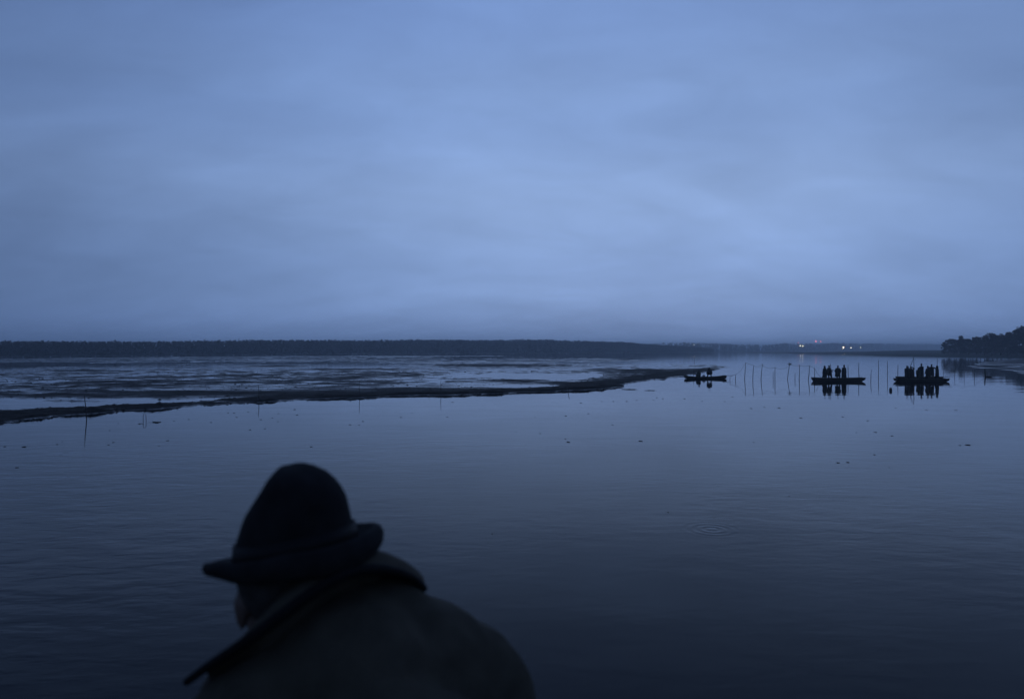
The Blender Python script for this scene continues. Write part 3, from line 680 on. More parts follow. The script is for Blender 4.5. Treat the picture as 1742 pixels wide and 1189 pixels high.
    root.location = loc; root.rotation_euler = (0, 0, face)
    return root
def in_boat(px, d, dy=0.65, z=0.0): p = pat(px, 600, d + dy); return Vector((p.x, d + dy, z))
# middle boat, left to right
make_person(in_boat(1403, D2, 0.75), R(115), 'hooded fisherman at the left end of the middle boat', 1.74, 0.05, hands=((0.16, 0.14, 0.92), (0.18, -0.10, 0.92)), coat='oil1', coat_len=0.66, bulk=1.12)
make_person(in_boat(1410.3, D2, 0.62), R(-70), 'fisherman in the middle boat holding an upright pole, legs apart', 1.79, 0.0, feet=0.17, hands=((0.20, 0.24, 1.06), (0.28, 0.20, 1.22)), coat='oil3', coat_len=0.42, bulk=1.12, head='cap')
make_person(in_boat(1425.2, D2, 0.70), R(-88), 'broad fisherman in the middle boat with arms akimbo', 1.76, 0.04, hands=((0.12, 0.20, 0.94), (0.12, -0.20, 0.94)), coat='oil2', coat_len=0.60, bulk=1.22, head='knit', hint=((-0.3, 1, 0), (-0.3, -1, 0)))
make_person(in_boat(1435.8, D2, 0.66), R(20), 'fisherman in a long coat at the right of the four in the middle boat', 1.83, 0.03, hands=((0.20, 0.10, 0.95), (0.20, -0.10, 0.95)), coat='oil1', coat_len=0.78, bulk=1.14, head='knit')
# rightmost boats, left to right
make_person(in_boat(1543, D3, 0.62), R(60), 'leftmost fisherman of the rightmost boats, standing upright', 1.76, 0.0, hands=((0.14, 0.20, 0.82), (0.14, -0.20, 0.82)), coat='oil1', coat_len=0.60, bulk=1.0, head='cap')
make_person(in_boat(1550.6, D3, 0.70), R(95), 'fisherman with raised arms gripping the tall crossed poles', 1.66, 0.10, hands=((0.34, 0.16, 1.72), (0.30, -0.30, 1.66)), coat='oil3', coat_len=0.66, bulk=1.14, head='knit', headpitch=0.2)
make_person(in_boat(1562.4, D3, 0.55), R(70), 'shorter hooded fisherman left of the tallest man in the rightmost boats', 1.56, 0.10, hands=((0.26, 0.18, 0.80), (0.26, -0.18, 0.80)), coat='oil2', coat_len=0.68, bulk=1.0, headpitch=0.2)
make_person(in_boat(1567.6, D3, 2.1, 0.06), R(95), 'tallest fisherman of the rightmost boats, in a tall knitted hat', 1.88, 0.02, hands=((0.18, 0.16, 0.86), (0.18, -0.20, 0.86)), coat='oil1', coat_len=0.66, bulk=1.0, head='knit')
make_person(in_boat(1578.6, D3, 0.60), R(100), 'broad hooded fisherman right of the gap in the rightmost boats', 1.74, 0.05, hands=((0.24, 0.16, 0.86), (0.24, -0.16, 0.86)), coat='oil3', coat_len=0.70, bulk=1.04, headpitch=0.1)
make_person(in_boat(1584.8, D3, 2.0, 0.06), R(60), 'fisherman stretching an arm to the last man at right', 1.84, 0.02, hands=((0.18, 0.22, 0.92), (0.30, -0.56, 1.30)), coat='oil1', coat_len=0.62, bulk=1.0, head='cap')
make_person(in_boat(1594.2, D3, 0.66), R(150), 'last fisherman at the right end of the rightmost boats', 1.76, 0.02, hands=((0.14, 0.26, 0.80), (0.14, -0.26, 0.80)), coat='oil2', coat_len=0.66, bulk=1.10, head='hood')
# leftmost boat: two men bending
make_person(in_boat(1188.3, D1, 0.60), R(60), 'man crouching low in the leftmost boat', 1.60, 0.85, hip=0.25, hands=((0.50, 0.10, 0.32), (0.50, -0.10, 0.32)), coat='oil2', coat_len=0.35, bulk=1.28, head='cap', feet=0.15)
make_person(in_boat(1206.8, D1, 0.62), R(75), 'man stooping over in the leftmost boat, the larger of the two', 1.74, 0.98, hip=0.42, hands=((0.48, 0.14, 0.48), (0.52, -0.14, 0.50)), coat='oil1', coat_len=0.30, bulk=1.50, head='hat', feet=0.24, hint=((0, 1, 0.2), (0, -1, 0.2)))
# pale sack between them
bm = bmesh.new(); ball(bm, (0, 0, 0.20), (0.22, 0.18, 0.22)); ball(bm, (0.12, 0.03, 0.12), (0.2, 0.2, 0.14)); ball(bm, (0.02, 0, 0.42), (0.09, 0.07, 0.07)); ball(bm, (-0.12, 0, 0.16), (0.14, 0.14, 0.16))
o = link('sack', fuse('sack', bm, 0.02, 2), M['sack']); tag(o, 'pale sack standing between the two men in the leftmost boat', 'sack'); o.location = in_boat(1197.2, D1, 0.6, 0.02)

# ------------------------------------------------------------------ poles in the boats
def pole(name, pts, rad, m, label, cat, group=None, seg=7):
    pts = [Vector(p) for p in pts]; base = pts[0]
    bm = bmesh.new(); tube(bm, [p - base for p in pts], rad, seg); o = link(name, mesh_bm(name, bm), m); o.location = base
    return tag(o, label, cat, group)
q = in_boat(1414.5, D2, 0.35); pole('punt_pole', [(q.x + 0.12, q.y, 0.05), (q.x, q.y, 1.0), (q.x - 0.13, q.y + 0.02, 2.0)], 0.028, M['stake'], 'upright pole held by the fisherman in the middle boat', 'pole')
ap = pat(1553.3, 608.6, D3 + 1.6)
for (bx, by, lab) in ((1548.8, 1.0, 'left one of the two crossed poles above the raised arms'), (1554.8, 1.4, 'right one of the two crossed poles above the raised arms')):
    p0 = pat(bx, 600, D3 + by); pole('punt_pole', [(p0.x - (0.35 if bx < 1550 else -0.05), D3 + by, 0.1), (p0.x, D3 + by, 1.7), ap + Vector((0.10 if bx < 1550 else 0.06, 0, 0.05))], [0.03, 0.03, 0.022], M['stake'], lab, 'pole', 'crossed poles')
a = pat(1598, 642.2, D3 + 0.3); b = pat(1619, 640.8, D3 + 0.3); pole('oar', [a, a.lerp(b, 0.6), b], [0.026, 0.024, 0.020], M['stake'], 'oar sticking out from the stern of the rightmost boat', 'oar')
a = pat(1229, 638.5, D1 + 0.5); b = pat(1246, 639.3, D1 + 0.5); pole('oar', [a, a.lerp(b, 0.5), b], [0.03, 0.028, 0.028], M['stake'], 'oar lying out over the right end of the leftmost boat', 'oar')

# ------------------------------------------------------------------ net stakes and lines
TOP = {}
def stake(xt, yt, xb, yb, label, r=0.032, group='net stakes in the channel', z0=0.0, dead=0.6, kink=None):
    base = wpt(xb, yb, z0); d = base.y; top = pat(xt, yt, d)
    mid_ = base.lerp(top, 0.5) + Vector((random.uniform(-0.03, 0.03), random.uniform(-0.03, 0.03), 0))
    low = base + (base - top).normalized() * dead
    o = pole('stake', [low, base, mid_, top], [r * 1.1, r * 1.1, r, r * 0.75], M['stake'], label, 'stake', group)
    TOP[(xt)] = top; return o
S = [(1251.5, 637.0, 1251.0, 646.8, 'very short stake right of the leftmost boat, farther from it', 0.028),
     (1242.0, 639.2, 1241.5, 646.6, 'very short stake nearest the right end of the leftmost boat', 0.022),
     (1268.4, 616.6, 1266.7, 644.2, 'tall stake at the left end of the row between the boats', 0.036),
     (1282.3, 621.3, 1280.6, 646.8, 'second tall stake from the left in the row between the boats', 0.034),
     (1297.2, 618.6, 1294.6, 645.6, 'third tall stake from the left, leaning right', 0.034),
     (1315.4, 632.0, 1315.4, 647.0, 'short stake standing close beside a tall one', 0.026),
     (1318.6, 623.8, 1318.4, 647.4, 'tall stake with a short one close on its left', 0.032),
     (1343.6, 618.6, 1339.6, 644.6, 'leaning stake with a dark tuft at its top', 0.032),
     (1352.6, 634.6, 1352.5, 646.6, 'low stub right of the tufted stake', 0.026),
     (1360.0, 620.2, 1359.6, 646.2, 'tall straight stake right of the tufted one', 0.034),
     (1377.0, 622.2, 1375.0, 646.6, 'leaning stake second left from the middle boat', 0.034),
     (1385.6, 626.0, 1385.4, 647.8, 'stake nearest the left end of the middle boat', 0.032),
     (1442.6, 620.0, 1443.2, 645.0, 'stake behind the middle boat right of its last man', 0.036),
     (1461.0, 617.0, 1461.4, 645.0, 'stake behind the right end of the middle boat', 0.036),
     (1482.4, 629.0, 1481.4, 648.6, 'short leaning stake right of the middle boat', 0.028),
     (1494.5, 612.3, 1494.4, 641.0, 'tallest stake between the middle and rightmost boats', 0.034),
     (1509.5, 613.6, 1509.6, 641.2, 'tall stake left of the small upright float', 0.030),
     (1527.6, 620.4, 1527.6, 645.6, 'stake behind the left end of the rightmost boat', 0.032),
     (1594.4, 609.5, 1594.0, 640.0, 'thin stake rising behind the last man of the rightmost boat', 0.028),
     (1605.5, 628.8, 1605.2, 641.2, 'thin net stake first right of the rightmost boat', 0.018),
     (1624.0, 630.6, 1624.0, 642.6, 'thin net stake second right of the rightmost boat', 0.020),
     (1640.4, 629.0, 1640.2, 643.4, 'thin net stake third right of the rightmost boat', 0.022),
     (1658.0, 628.8, 1657.6, 642.4, 'thin net stake left of the thick leaning one', 0.028),
     (1675.2, 626.6, 1676.4, 641.2, 'thick stake at far right beside the floating log', 0.075)]
for s in S: stake(*s[:4], s[4], s[5])
# tuft on the leaning stake
bm = bmesh.new(); rnd = random.Random(9)
for k in range(26):
    v = Vector((rnd.gauss(0, 0.10), rnd.gauss(0, 0.08), rnd.gauss(-0.06, 0.10))); ball(bm, v, (rnd.uniform(0.03, 0.07), 0.04, rnd.uniform(0.02, 0.06)), seg=6, rings=4)
o = link('net_bundle', fuse('net_bundle', bm, 0.02, 1), M['rope']); o.location = TOP[1343.6]; tag(o, 'dark bundle of netting hung on the leaning stake', 'net')
# lines between stake tops
def line(pts, label, r=0.014):
    out = []
    for a, b, sag in pts:
        for k in range(9):
            t = k / 8; p = a.lerp(b, t); p.z -= sag * 4 * t * (1 - t); out.append(p)
    return pole('net_line', out, r, M['rope'], label, 'rope', 'net lines', 5)
T = lambda x, dz=0.0: TOP[x] - Vector((0, 0, dz))
line([(T(1251.5), T(1268.4), 0.25), (T(1268.4), T(1282.3), 0.05)], 'sagging line from the short stake up to the first tall stakes')
line([(T(1282.3, .1), T(1297.2, .1), 0.16), (T(1297.2, .2), T(1318.6, .1), 0.22), (T(1318.6, .1), T(1343.6, .3), 0.25)], 'drooping line along the middle stakes of the row')
line([(T(1343.6, .05), T(1360.0, .1), 0.10), (T(1360.0, .1), T(1377.0), 0.08), (T(1377.0), T(1385.6), 0.06)], 'line from the tufted stake towards the middle boat')
e = pat(1399, 643, TOP[1385.6].y); line([(T(1385.6), e, 0.2)], 'line running down from the last stake to the middle boat', 0.013)
line([(T(1605.5), T(1624.0), 0.03), (T(1624.0), T(1640.4), 0.03), (T(1640.4), T(1658.0), 0.03)], 'nearly level line on the thin stakes right of the boats', 0.012)
line([(T(1658.0), TOP[1675.2] - Vector((0, 0, 0.9)), 0.12)], 'line slanting down to the thick stake at far right', 0.012)
line([(T(1242.0), T(1251.5), 0.02)], 'short line between the two very short stakes', 0.018)

# stakes along the left mudflat
def mud_stake(xt, yt, xb, yb, label, r): stake(xt, yt, xb, yb, label, r, 'stakes along the mud edge', 0.0, 0.5)
mud_stake(143.6, 672.5, 147.4, 713.6, 'leaning stake at the mud edge far left', 0.022)
mud_stake(439.4, 654.6, 440.4, 681.5, 'thin stake at the mud edge left of centre', 0.020)
mud_stake(611.0, 648.0, 611.8, 676.0, 'thin stake at the mud edge above the hat', 0.018)
mud_stake(750.0, 646.2, 750.4, 671.0, 'thin stake at the mud edge right of the hat', 0.018)
mud_stake(969.0, 655.0, 966.5, 667.0, 'short slanting stake off the mud edge at centre right', 0.022)
mud_stake(1179.8, 627.8, 1180.0, 641.6, 'thin stake behind the left half of the leftmost boat', 0.030)
mud_stake(1181.0, 608.2, 1181.0, 616.4, 'small stake on the far side of the mud spit', 0.05)
# bent wire loop standing in the water
g0 = wpt(246, 716.2); hh = 0.34; bm = bmesh.new()
tube(bm, [(-0.075, 0, -0.4), (-0.07, 0, hh * 0.7), (-0.045, 0, hh), (0.03, 0.01, hh * 0.99), (0.06, 0.02, hh * 0.8), (0.075, 0.02, -0.4)], 0.012, 6)
o = link('wire_loop', mesh_bm('wire_loop', bm), M['metal']); o.location = g0; tag(o, 'bent wire hoop standing in shallow water off the mud edge', 'wire hoop')

# floats and drift
def float_stub(px, py, label):
    p = wpt(px, py); root = empty('float', p)
    bm = bmesh.new(); tube(bm, [(0, 0, -0.25), (0, 0, -0.05), (0.01, 0, 0.14), (0.015, 0, 0.24), (0.015, 0, 0.27)], [0.08, 0.115, 0.115, 0.09, 0.04], 12); link('body', mesh_bm('body', bm), M['float'], root)
    bm = bmesh.new(); tube(bm, [(0.015, 0, 0.26), (0.03, 0, 0.31), (0.06, 0, 0.28)], 0.012, 6); link('ring', mesh_bm('ring', bm), M['rope'], root)
    tag(root, label, 'float')
float_stub(1515, 664.6, 'small dark upright float just left of the rightmost boat')
p = wpt(1682.5, 641.8); bm = bmesh.new()
tube(bm, [(-0.45, 0, 0.0), (-0.3, 0.02, 0.05), (0.1, 0, 0.07), (0.38, 0.03, 0.04), (0.46, 0.05, 0.0)], [0.04, 0.10, 0.11, 0.08, 0.03], 9); tube(bm, [(0.05, 0, 0.1), (0.12, 0.02, 0.22)], [0.03, 0.015], 6)
o = link('log', mesh_bm('log', bm), M['stake']); o.location = p; tag(o, 'dark log floating beside the thick stake at far right', 'log')

def clump(seed, w, hgt):
    rnd = random.Random(seed); bm = bmesh.new()
    for k in range(5):
        ball(bm, (rnd.uniform(-0.35, 0.35) * w, rnd.uniform(-0.3, 0.3) * w, 0), (w * rnd.uniform(0.15, 0.32), w * rnd.uniform(0.12, 0.3), hgt * rnd.uniform(0.5, 1.0)), Matrix.Rotation(rnd.uniform(-0.3, 0.3), 3, 'Z'), 7, 5)
    for k in range(4):
        a = rnd.uniform(0, 6.28); tube(bm, [(0, 0, hgt * 0.4), (math.cos(a) * w * 0.5, math.sin(a) * w * 0.4, hgt * 0.7), (math.cos(a) * w * 0.75, math.sin(a) * w * 0.6, 0)], [w * 0.03, w * 0.02, w * 0.008], 5)
    me = mesh_bm('weed_clump', bm); me.materials.append(M['weed']); return me
cl_m = [clump(50 + k, 1.0, 0.22) for k in range(6)]
def drift(px, py, wpx, label, group=None, tall=1.0, name='weed_clump', cat='weed'):
    p = wpt(px, py, 0.0); w = wpx / F * p.y; rr = random.Random(int(px * 7 + py))
    o = link(name, cl_m[rr.randrange(6)]); o.location = p; o.scale = (w, w * rr.uniform(0.8, 1.6), min(w * 0.8 * tall, 0.40) * (0.5 if wpx > 8 and name == 'weed_clump' else 1)); o.rotation_euler = (0, 0, rr.uniform(-0.5, 0.5) + (math.pi if rr.random() > 0.5 else 0))
    return tag(o, label, cat, group)
big_drift = [(41, 760, 7, 'dark weed clump floating alone near the left edge'), (28.5, 795.5, 5, 'dark weed clump lowest in the left corner water'), (193, 752.5, 4, 'round weed clump below the wire hoop'),
             (967, 752, 6, 'weed clump floating alone below centre of the channel'), (1090, 750.5, 6, 'weed clump floating below the leftmost boat'), (1646, 756.8, 7, 'weed clump floating alone below the rightmost boat'),
             (1443, 786.5, 6, 'right one of two flat weed scraps low in the water'), (1425, 787.2, 6, 'left one of two flat weed scraps low in the water'), (1488, 773.5, 4, 'small weed scrap above and right of the two flat ones'),
             (925, 668.3, 9, 'weed clump drifting just off the mud edge at centre'), (981, 667.6, 7, 'weed clump just off the mud edge right of the slanting stake'), (1105, 664.3, 17, 'long weed raft off the mud edge nearest the leftmost boat'), (1073, 662.6, 26, 'long weed raft touching the mud edge'),
             (239, 720.8, 9, 'weed clump at the foot of the wire hoop'), (263, 718.6, 18, 'long weed scrap right of the wire hoop'), (1489, 735.2, 4, 'weed scrap below the gap between the two right boats')]
for d_ in big_drift: drift(*d_, group='weed drifting on the channel')
small = [(8, 759.5), (106, 751.3), (97.6, 756), (186.5, 732.2), (201, 720.3), (185, 756.6), (285, 749.5), (270.5, 758.4), (296, 716.2), (321.5, 713.4), (359, 718.4), (388, 702.4), (398, 702.8), (421.8, 700.8), (436.7, 703.5), (443.6, 713.8), (463, 710.9), (473.5, 703.5), (473, 717.3), (450.5, 729.2), (425.3, 731), (402.3, 709.7), (501, 696.6), (505.2, 706), (595.6, 722.6), (611.2, 723), (617.7, 716.8), (682, 710), (700.3, 703), (761, 709.3), (769.7, 684.2), (853.3, 716.6), (910.2, 710), (991.7, 667.9), (962, 746.7), (1041.8, 722.6), (1000.7, 703.7), (962, 707.6), (988.3, 685.6), (1023.4, 682.8), (1043.8, 682.8), (1083.6, 681), (1066.4, 683), (1111.6, 680.5), (1117.6, 676.6), (1127.7, 678.3), (1164, 678.3), (1194.5, 682.6), (919.4, 737.5), (878, 734.5), (1282.2, 752.2), (1342, 844), (1362.4, 711), (1434, 709), (1476.7, 715.6), (1457, 735.8), (1517.5, 741.5), (1512.5, 795.4), (1633.8, 757.6), (1246, 675.5), (1233, 683), (1278, 694.8), (1325, 694), (1300, 692.8), (1576, 697), (1626, 698), (1524, 694), (1215, 881), (837, 908), (1136, 871), (530, 760)]
for i, (x, y) in enumerate(small):
    drift(x, y, 2.2 + 1.9 * random.Random(i).random(), 'tiny dark scrap of weed floating on the open channel', 'tiny weed scraps on the channel')
# clods along the left mud edge
for (x, y, w, lab) in ((48, 715.5, 14, 'leftmost dark mud clod at the near mud edge'), (64, 714.2, 16, 'second dark mud clod from the left at the near mud edge'), (84, 711.6, 8, 'small mud clod between larger ones at the near mud edge'), (116, 708.4, 9, 'mud clod left of the leaning stake'), (134, 707.4, 12, 'mud clod just beside the foot of the leaning stake'),
                       (812, 671.4, 14, 'flat mud clod at the mud edge above right of the hat'), (850, 670.6, 12, 'mud clod at the mud edge left of centre gap'), (600, 678.6, 34, 'long thin mud shoal off the edge left of the hat top')):
    drift(x, y, w, lab, 'mud clods at the water edge', 1.1, 'mud_clod', 'mud clod')
# ------------------------------------------------------------------ the man in the hat, close to the camera
V = Vector
BASE = V((-0.16, 0.92, 2.0))                       # where he stands on the dyke
def L_(px, py, d): return pat(px, py, 1.72 * K + (d - 1.72) * 0.85) - BASE     # local point
hat_c = L_(501, 941, 1.72)
az = R(130)                                        # head turned left and a little away
hf0 = V((math.cos(az), math.sin(az), 0)); pit = R(11); roll = R(-4.5)
hfw = (hf0 * math.cos(pit) - V((0, 0, 1)) * math.sin(pit)).normalized()
hsd = hf0.cross(V((0, 0, 1))).normalized()          # his right
hup = hsd.cross(hfw).normalized(); hup = (hup * math.cos(roll) + hsd * math.sin(roll)).normalized(); hsd = hfw.cross(hup).normalized()
HR = Matrix((hfw, hsd, hup)).transposed()
def HP(f, r, u): return hat_c + hfw * f + hsd * r + hup * u
# --- body: one continuous skin
bm = bmesh.new()
hc = HP(0.026, -0.014, -0.058)
face_head(bm, hc, hfw, hup, 1.04)
t_f = V((-0.45, 0.89, 0)).normalized(); t_r = V((0.89, 0.45, 0)).normalized()     # torso heading, his right
nb = L_(560, 1040, 1.73)
shL, shR = L_(420, 1228, 1.60), L_(782, 1165, 1.84)
pel = V((0.02, -0.02, 0.84)); chest = L_(600, 1225, 1.70); waist = chest.lerp(pel, 0.55)
capsule(bm, nb, hc + hup * -0.05 - hfw * 0.02, 0.066, 0.060)
tube(bm, [pel - V((0, 0, 0.06)), waist, chest, nb], [0.15, 0.145, 0.165, 0.075], 16); ball(bm, pel, 0.15)
elL = shL + V((-0.10, 0.06, -0.26)); wrL = elL + V((0.02, 0.20, -0.14)); elR = shR + V((0.12, 0.06, -0.26)); wrR = elR + V((-0.08, 0.20, -0.12))
for a, e, w in ((shL, elL, wrL), (shR, elR, wrR)):
    capsule(bm, chest, a, 0.10, 0.075); capsule(bm, a, e, 0.058, 0.046); capsule(bm, e, w, 0.044, 0.030)
legs = []
for q in (-1, 1):
    hj = pel + t_r * 0.09 * q - V((0, 0, 0.03)); an_ = V((0, 0, 0.09)) + t_r * 0.13 * q + t_f * 0.05 * q
    kn_, an_ = ik(hj, an_, 0.41, 0.40, t_f); legs.append((hj, kn_, an_))
    capsule(bm, hj, kn_, 0.09, 0.062); capsule(bm, kn_, an_, 0.058, 0.042); capsule(bm, an_ - t_f * 0.03 - V((0, 0, 0.045)), an_ + t_f * 0.15 - V((0, 0, 0.055)), 0.038, 0.032)
me = fuse('person', bm, 0.0075, 4)
bm = bmesh.new(); bm.from_mesh(me)
hand(bm, wrL, wrL - elL, V((0.5, 0.2, -0.8))); hand(bm, wrR, wrR - elR, V((-0.5, 0.2, -0.8)))
for q in (-1, 1): ball(bm, hc + hfw * 0.080 + hsd * 0.032 * q - hup * 0.004, 0.0115, seg=10, rings=8)
bm.to_mesh(me); bm.free()
for p_ in me.polygons: p_.use_smooth = True
man = link('person', me, M['skin']); man.location = BASE
tag(man, 'man in a dark felt hat and grey coat, seen from behind in the foreground', 'person')
# --- hair at the back and sides of the head
bm = bmesh.new()
ball(bm, hc + hup * 0.035 - hfw * 0.030, (0.094, 0.086, 0.098), HR, 18, 12); ball(bm, hc - hfw * 0.062 - hup * 0.062, (0.045, 0.062, 0.055), HR, 14, 10)
link('hair', fuse('hair', bm, 0.007, 4), M['hair'], man)
# --- coat: torso, shoulders and sleeves
bm = bmesh.new()
ball(bm, L_(590, 1162, 1.68), 0.165, seg=20, rings=14)                      # rounded upper back
ball(bm, L_(690, 1165, 1.76), 0.158, seg=20, rings=14)
ball(bm, L_(782, 1195, 1.82), 0.142, seg=20, rings=14)
ball(bm, L_(500, 1205, 1.64), 0.140, seg=20, rings=14)
ball(bm, L_(640, 1085, 1.76), 0.112, seg=20, rings=14)
capsule(bm, L_(560, 1085, 1.72), L_(430, 1200, 1.64), 0.095, 0.092)
capsule(bm, shL, elL, 0.094, 0.080); capsule(bm, elL, elL.lerp(wrL, 0.85), 0.078, 0.062)
capsule(bm, shR + V((0.015, 0, -0.02)), elR + V((0.03, 0, 0)), 0.102, 0.085); capsule(bm, elR, elR.lerp(wrR, 0.85), 0.080, 0.062)
tube(bm, [L_(620, 1200, 1.72), chest + V((0, 0, -0.12)), waist, pel, pel - V((0, 0, 0.16))], [0.20, 0.215, 0.205, 0.215, 0.235], 20)
coat = link('coat', fuse('coat', bm, 0.009, 10), M['loden'], man)
# a few soft pull creases in the cloth
tx = bpy.data.textures.new('cloth_folds', 'CLOUDS'); tx.noise_scale = 0.13; tx.noise_depth = 2
dm = coat.modifiers.new('folds', 'DISPLACE'); dm.texture = tx; dm.strength = 0.034; dm.mid_level = 0.5
# --- turned collar with its dark trim
up_e = [(705, 968, 1.84), (678, 950, 1.79), (645, 938, 1.73), (600, 938, 1.67), (552, 953, 1.615), (508, 985, 1.58), (470, 1022, 1.565), (440, 1055, 1.56), (415, 1087, 1.57), (380, 1110, 1.59), (350, 1130, 1.61)]
lo_e = [(722, 1001, 1.80), (695, 979, 1.73), (645, 967, 1.65), (592, 974, 1.585), (540, 1002, 1.545), (490, 1038, 1.525), (450, 1068, 1.52), (425, 1086, 1.52), (392, 1108, 1.53), (352, 1134, 1.56), (318, 1159, 1.60)]
def spline(pts, n):
    pts = [V(p) for p in pts]; out = []
    for k in range(n):
        t = k / (n - 1) * (len(pts) - 1); i = min(int(t), len(pts) - 2); u = t - i
        p0, p1, p2, p3 = pts[max(i - 1, 0)], pts[i], pts[i + 1], pts[min(i + 2, len(pts) - 1)]
        out.append(0.5 * ((2 * p1) + (p2 - p0) * u + (2 * p0 - 5 * p1 + 4 * p2 - p3) * u * u + (3 * p1 - p0 - 3 * p2 + p3) * u ** 3))
    return out
from mathutils.bvhtree import BVHTree
bpy.context.view_layer.update()
cb = BVHTree.FromObject(coat, bpy.context.evaluated_depsgraph_get()); eye = V((0, 0, H_CAM)) - BASE
def on_coat(px, py, d, off):
    """the point of the coat's surface along that sight line, lifted a little; the given point where it misses"""
    p = L_(px, py, d); dr = (p - eye).normalized(); hit = cb.ray_cast(eye, dr)
    if hit[0] is None or abs((hit[0] - p).length) > 0.16: return p
    return hit[0] - dr * off
U = spline([L_(*p) for p in up_e], 44); Lo = [L_(*p) for p in spline(lo_e, 44)]
Lo = [Lo[0]] + [(Lo[i - 1] + Lo[i] * 2 + Lo[i + 1]) / 4 for i in range(1, 43)] + [Lo[-1]]
def lift(p, off):
    dr = (p - eye).normalized(); hit = cb.ray_cast(eye, dr)
    if hit[0] is not None and (hit[0] - eye).length < (p - eye).length + off: return hit[0] - dr * off
    return p
Lo = [lift(p, 0.009) for p in Lo]
bm = bmesh.new(); grid = []
for a, b in zip(U, Lo):
    outw = ((a + b) / 2 - (nb + V((0, 0, -0.05)))).normalized(); col_ = []
    inn = a + (nb - a) * 0.10 - V((0, 0, 0.075))                     # the stand behind the fold
    for t in (0.0, 0.5): col_.append(bm.verts.new(inn.lerp(a, t)))
    for t in (0.0, 0.2, 0.4, 0.6, 0.8, 1.0): col_.append(bm.verts.new(lift(a.lerp(b, t) + outw * 0.006 * math.sin(t * math.pi), 0.006)))
    grid.append(col_)
for a, b in zip(grid[:-1], grid[1:]):
    for k in range(len(a) - 1): bm.faces.new((a[k], b[k], b[k + 1], a[k + 1]))
collar = link('collar', mesh_bm('collar', bm), M['loden'], man)
sm = collar.modifiers.new('thickness', 'SOLIDIFY'); sm.thickness = 0.004; sm.offset = 0
bm = bmesh.new(); tube(bm, Lo, [0.0065 + 0.0035 * math.sin(math.pi * i / 43) for i in range(44)], 8); link('trim', mesh_bm('trim', bm), M['trim'], collar)
# --- trousers and boots (below the frame)
bm = bmesh.new()
for hj, kn_, an_ in legs: capsule(bm, hj, kn_, 0.112, 0.085); capsule(bm, kn_, an_, 0.082, 0.066)
link('trousers', fuse('trousers', bm, 0.014, 4), M['trousers'], man)
for hj, kn_, an_ in legs:
    bm = bmesh.new(); capsule(bm, an_ + V((0, 0, 0.14)), an_ - V((0, 0, 0.035)), 0.066, 0.054); capsule(bm, an_ - t_f * 0.03 - V((0, 0, 0.04)), an_ + t_f * 0.16 - V((0, 0, 0.05)), 0.050, 0.040)
    link('boot', fuse('boot', bm, 0.01, 3), M['boot'], man)
# --- hat: brim, crown, band
hat = bpy.data.objects.new('hat', None); COL.objects.link(hat); hat.parent = man
bm = bmesh.new(); NS = 72
prof_c = [(0.000, 0.118, 0.100, 0.008), (0.020, 0.115, 0.098, 0.012), (0.042, 0.109, 0.095, 0.019), (0.062, 0.102, 0.090, 0.026), (0.082, 0.093, 0.083, 0.035), (0.101, 0.081, 0.073, 0.044), (0.118, 0.067, 0.062, 0.056), (0.132, 0.052, 0.050, 0.063), (0.144, 0.036, 0.033, 0.058), (0.153, 0.020, 0.018, 0.047), (0.157, 0.007, 0.008, 0.043)]
rings = []
for (u, rf, rs, back) in prof_c:
    ring = []
    for k in range(NS):
        t = 2 * math.pi * k / NS; cf, sf = math.cos(t), math.sin(t)
        f = rf * cf - back; r = rs * sf; uu = u
        pinch = smooth(0.45, 0.95, cf) * 0 + max(0.0, math.cos((abs(t if t < math.pi else 2 * math.pi - t) - R(42)) * 2.2)) ** 4 * smooth(0.03, 0.10, u) * (1 if abs(t if t < math.pi else 2 * math.pi - t) < R(84) else 0)
        r *= 1 - 0.13 * float(pinch); f *= 1 - 0.04 * float(pinch)
        if u > 0.11: uu -= 0.006 * math.exp(-(r / 0.020) ** 2) * float(smooth(0.110, 0.14, u))
        if cf > 0: f -= rf * cf * 0.34 * float(smooth(0.05, 0.14, u))
        uu += 0.004 * cf * min(1.0, rf / 0.05) * float(smooth(0.09, 0.135, u))
        wv = 0.0055 * mnoise.noise(V((f * 15, r * 15, u * 15 + 3))) * min(1, u / 0.04); f += wv * cf; r += wv * sf; uu += wv * 0.5
        ring.append(bm.verts.new(HP(f, r, uu)))
    rings.append(ring)
for a, b in zip(rings[:-1], rings[1:]):
    for k in range(NS): bm.faces.new((a[k], a[(k + 1) % NS], b[(k + 1) % NS], b[k]))
bm.faces.new(rings[-1])
link('crown', mesh_bm('crown', bm), M['felt'], hat)
bm = bmesh.new(); TP, BT = [], []
for i in range(13):
    v = (i / 12) ** 0.75; rt, rb = [], []
    for k in range(NS):
        t = 2 * math.pi * k / NS; cf, sf = math.cos(t), math.sin(t)
        wd = 0.049 + 0.006 * max(0, cf) + 0.003 * mnoise.noise(V((cf * 2, sf * 2, 5)))
        f = (0.115 + wd * v) * cf - 0.008; r = (0.097 + wd * v) * sf
        curl = (-0.004 * max(0, -cf) ** 1.1 + 0.012 * abs(sf) ** 2 - 0.017 * max(0, cf) ** 2) * v ** 1.5 + 0.004 * mnoise.noise(V((cf * 3, sf * 3, 1.7))) * v
        th = 0.0035 + (0.008 + 0.010 * max(0, -cf)) * min(1, v / 0.7) ** 1.5
        if v > 0.78: th = max(0.0006, th * math.sqrt(max(0, 1 - ((v - 0.78) / 0.22) ** 2)))
        rt.append(bm.verts.new(HP(f, r, curl + th))); rb.append(bm.verts.new(HP(f, r, curl - th)))
    TP.append(rt); BT.append(rb)
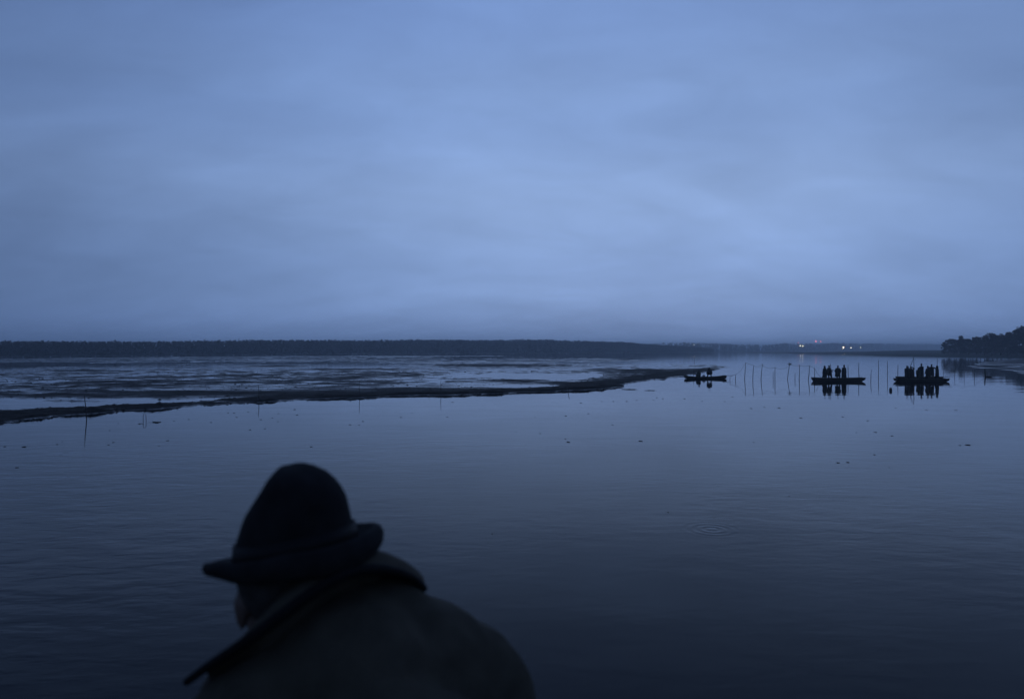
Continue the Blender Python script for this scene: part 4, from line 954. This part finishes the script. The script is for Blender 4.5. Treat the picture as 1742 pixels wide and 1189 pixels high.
for i in range(12):
    for k in range(NS):
        bm.faces.new((TP[i][k], TP[i][(k + 1) % NS], TP[i + 1][(k + 1) % NS], TP[i + 1][k])); bm.faces.new((BT[i + 1][k], BT[i + 1][(k + 1) % NS], BT[i][(k + 1) % NS], BT[i][k]))
for k in range(NS):
    bm.faces.new((TP[12][k], TP[12][(k + 1) % NS], BT[12][(k + 1) % NS], BT[12][k])); bm.faces.new((BT[0][k], BT[0][(k + 1) % NS], TP[0][(k + 1) % NS], TP[0][k]))
brim = link('brim', mesh_bm('brim', bm), M['felt'], hat)
bm = bmesh.new(); a_, b_ = [], []
for k in range(NS):
    t = 2 * math.pi * k / NS
    a_.append(bm.verts.new(HP(0.1190 * math.cos(t) - 0.009, 0.1010 * math.sin(t), 0.004))); b_.append(bm.verts.new(HP(0.1120 * math.cos(t) - 0.017, 0.0968 * math.sin(t), 0.036)))
for k in range(NS): bm.faces.new((a_[k], a_[(k + 1) % NS], b_[(k + 1) % NS], b_[k]))
band = link('band', mesh_bm('band', bm), M['band'], hat); sm = band.modifiers.new('thickness', 'SOLIDIFY'); sm.thickness = 0.002; sm.offset = 1
bm = bmesh.new(); box(bm, HP(0.02, 0.1030, 0.020), (0.030, 0.006, 0.024), HR); link('bow', mesh_bm('bow', bm, False), M['band'], hat)

# ------------------------------------------------------------------ evening haze over the lake
bm = bmesh.new(); box(bm, (0, 0, 14.5), (12200, 12200, 35.0))
hz = link('haze', mesh_bm('haze', bm, False)); tag(hz, 'thin blue evening haze over the whole lake', kind='stuff')
hm = bpy.data.materials.new('haze'); hm.use_nodes = True; nt = hm.node_tree; nt.nodes.clear()
pv = nt.nodes.new('ShaderNodeVolumePrincipled'); pv.inputs['Color'].default_value = (0.84, 0.92, 1.0, 1); pv.inputs['Density'].default_value = 0.00064; pv.inputs['Anisotropy'].default_value = 0.55
ho = nt.nodes.new('ShaderNodeOutputMaterial'); nt.links.new(pv.outputs[0], ho.inputs['Volume']); hz.data.materials.append(hm)
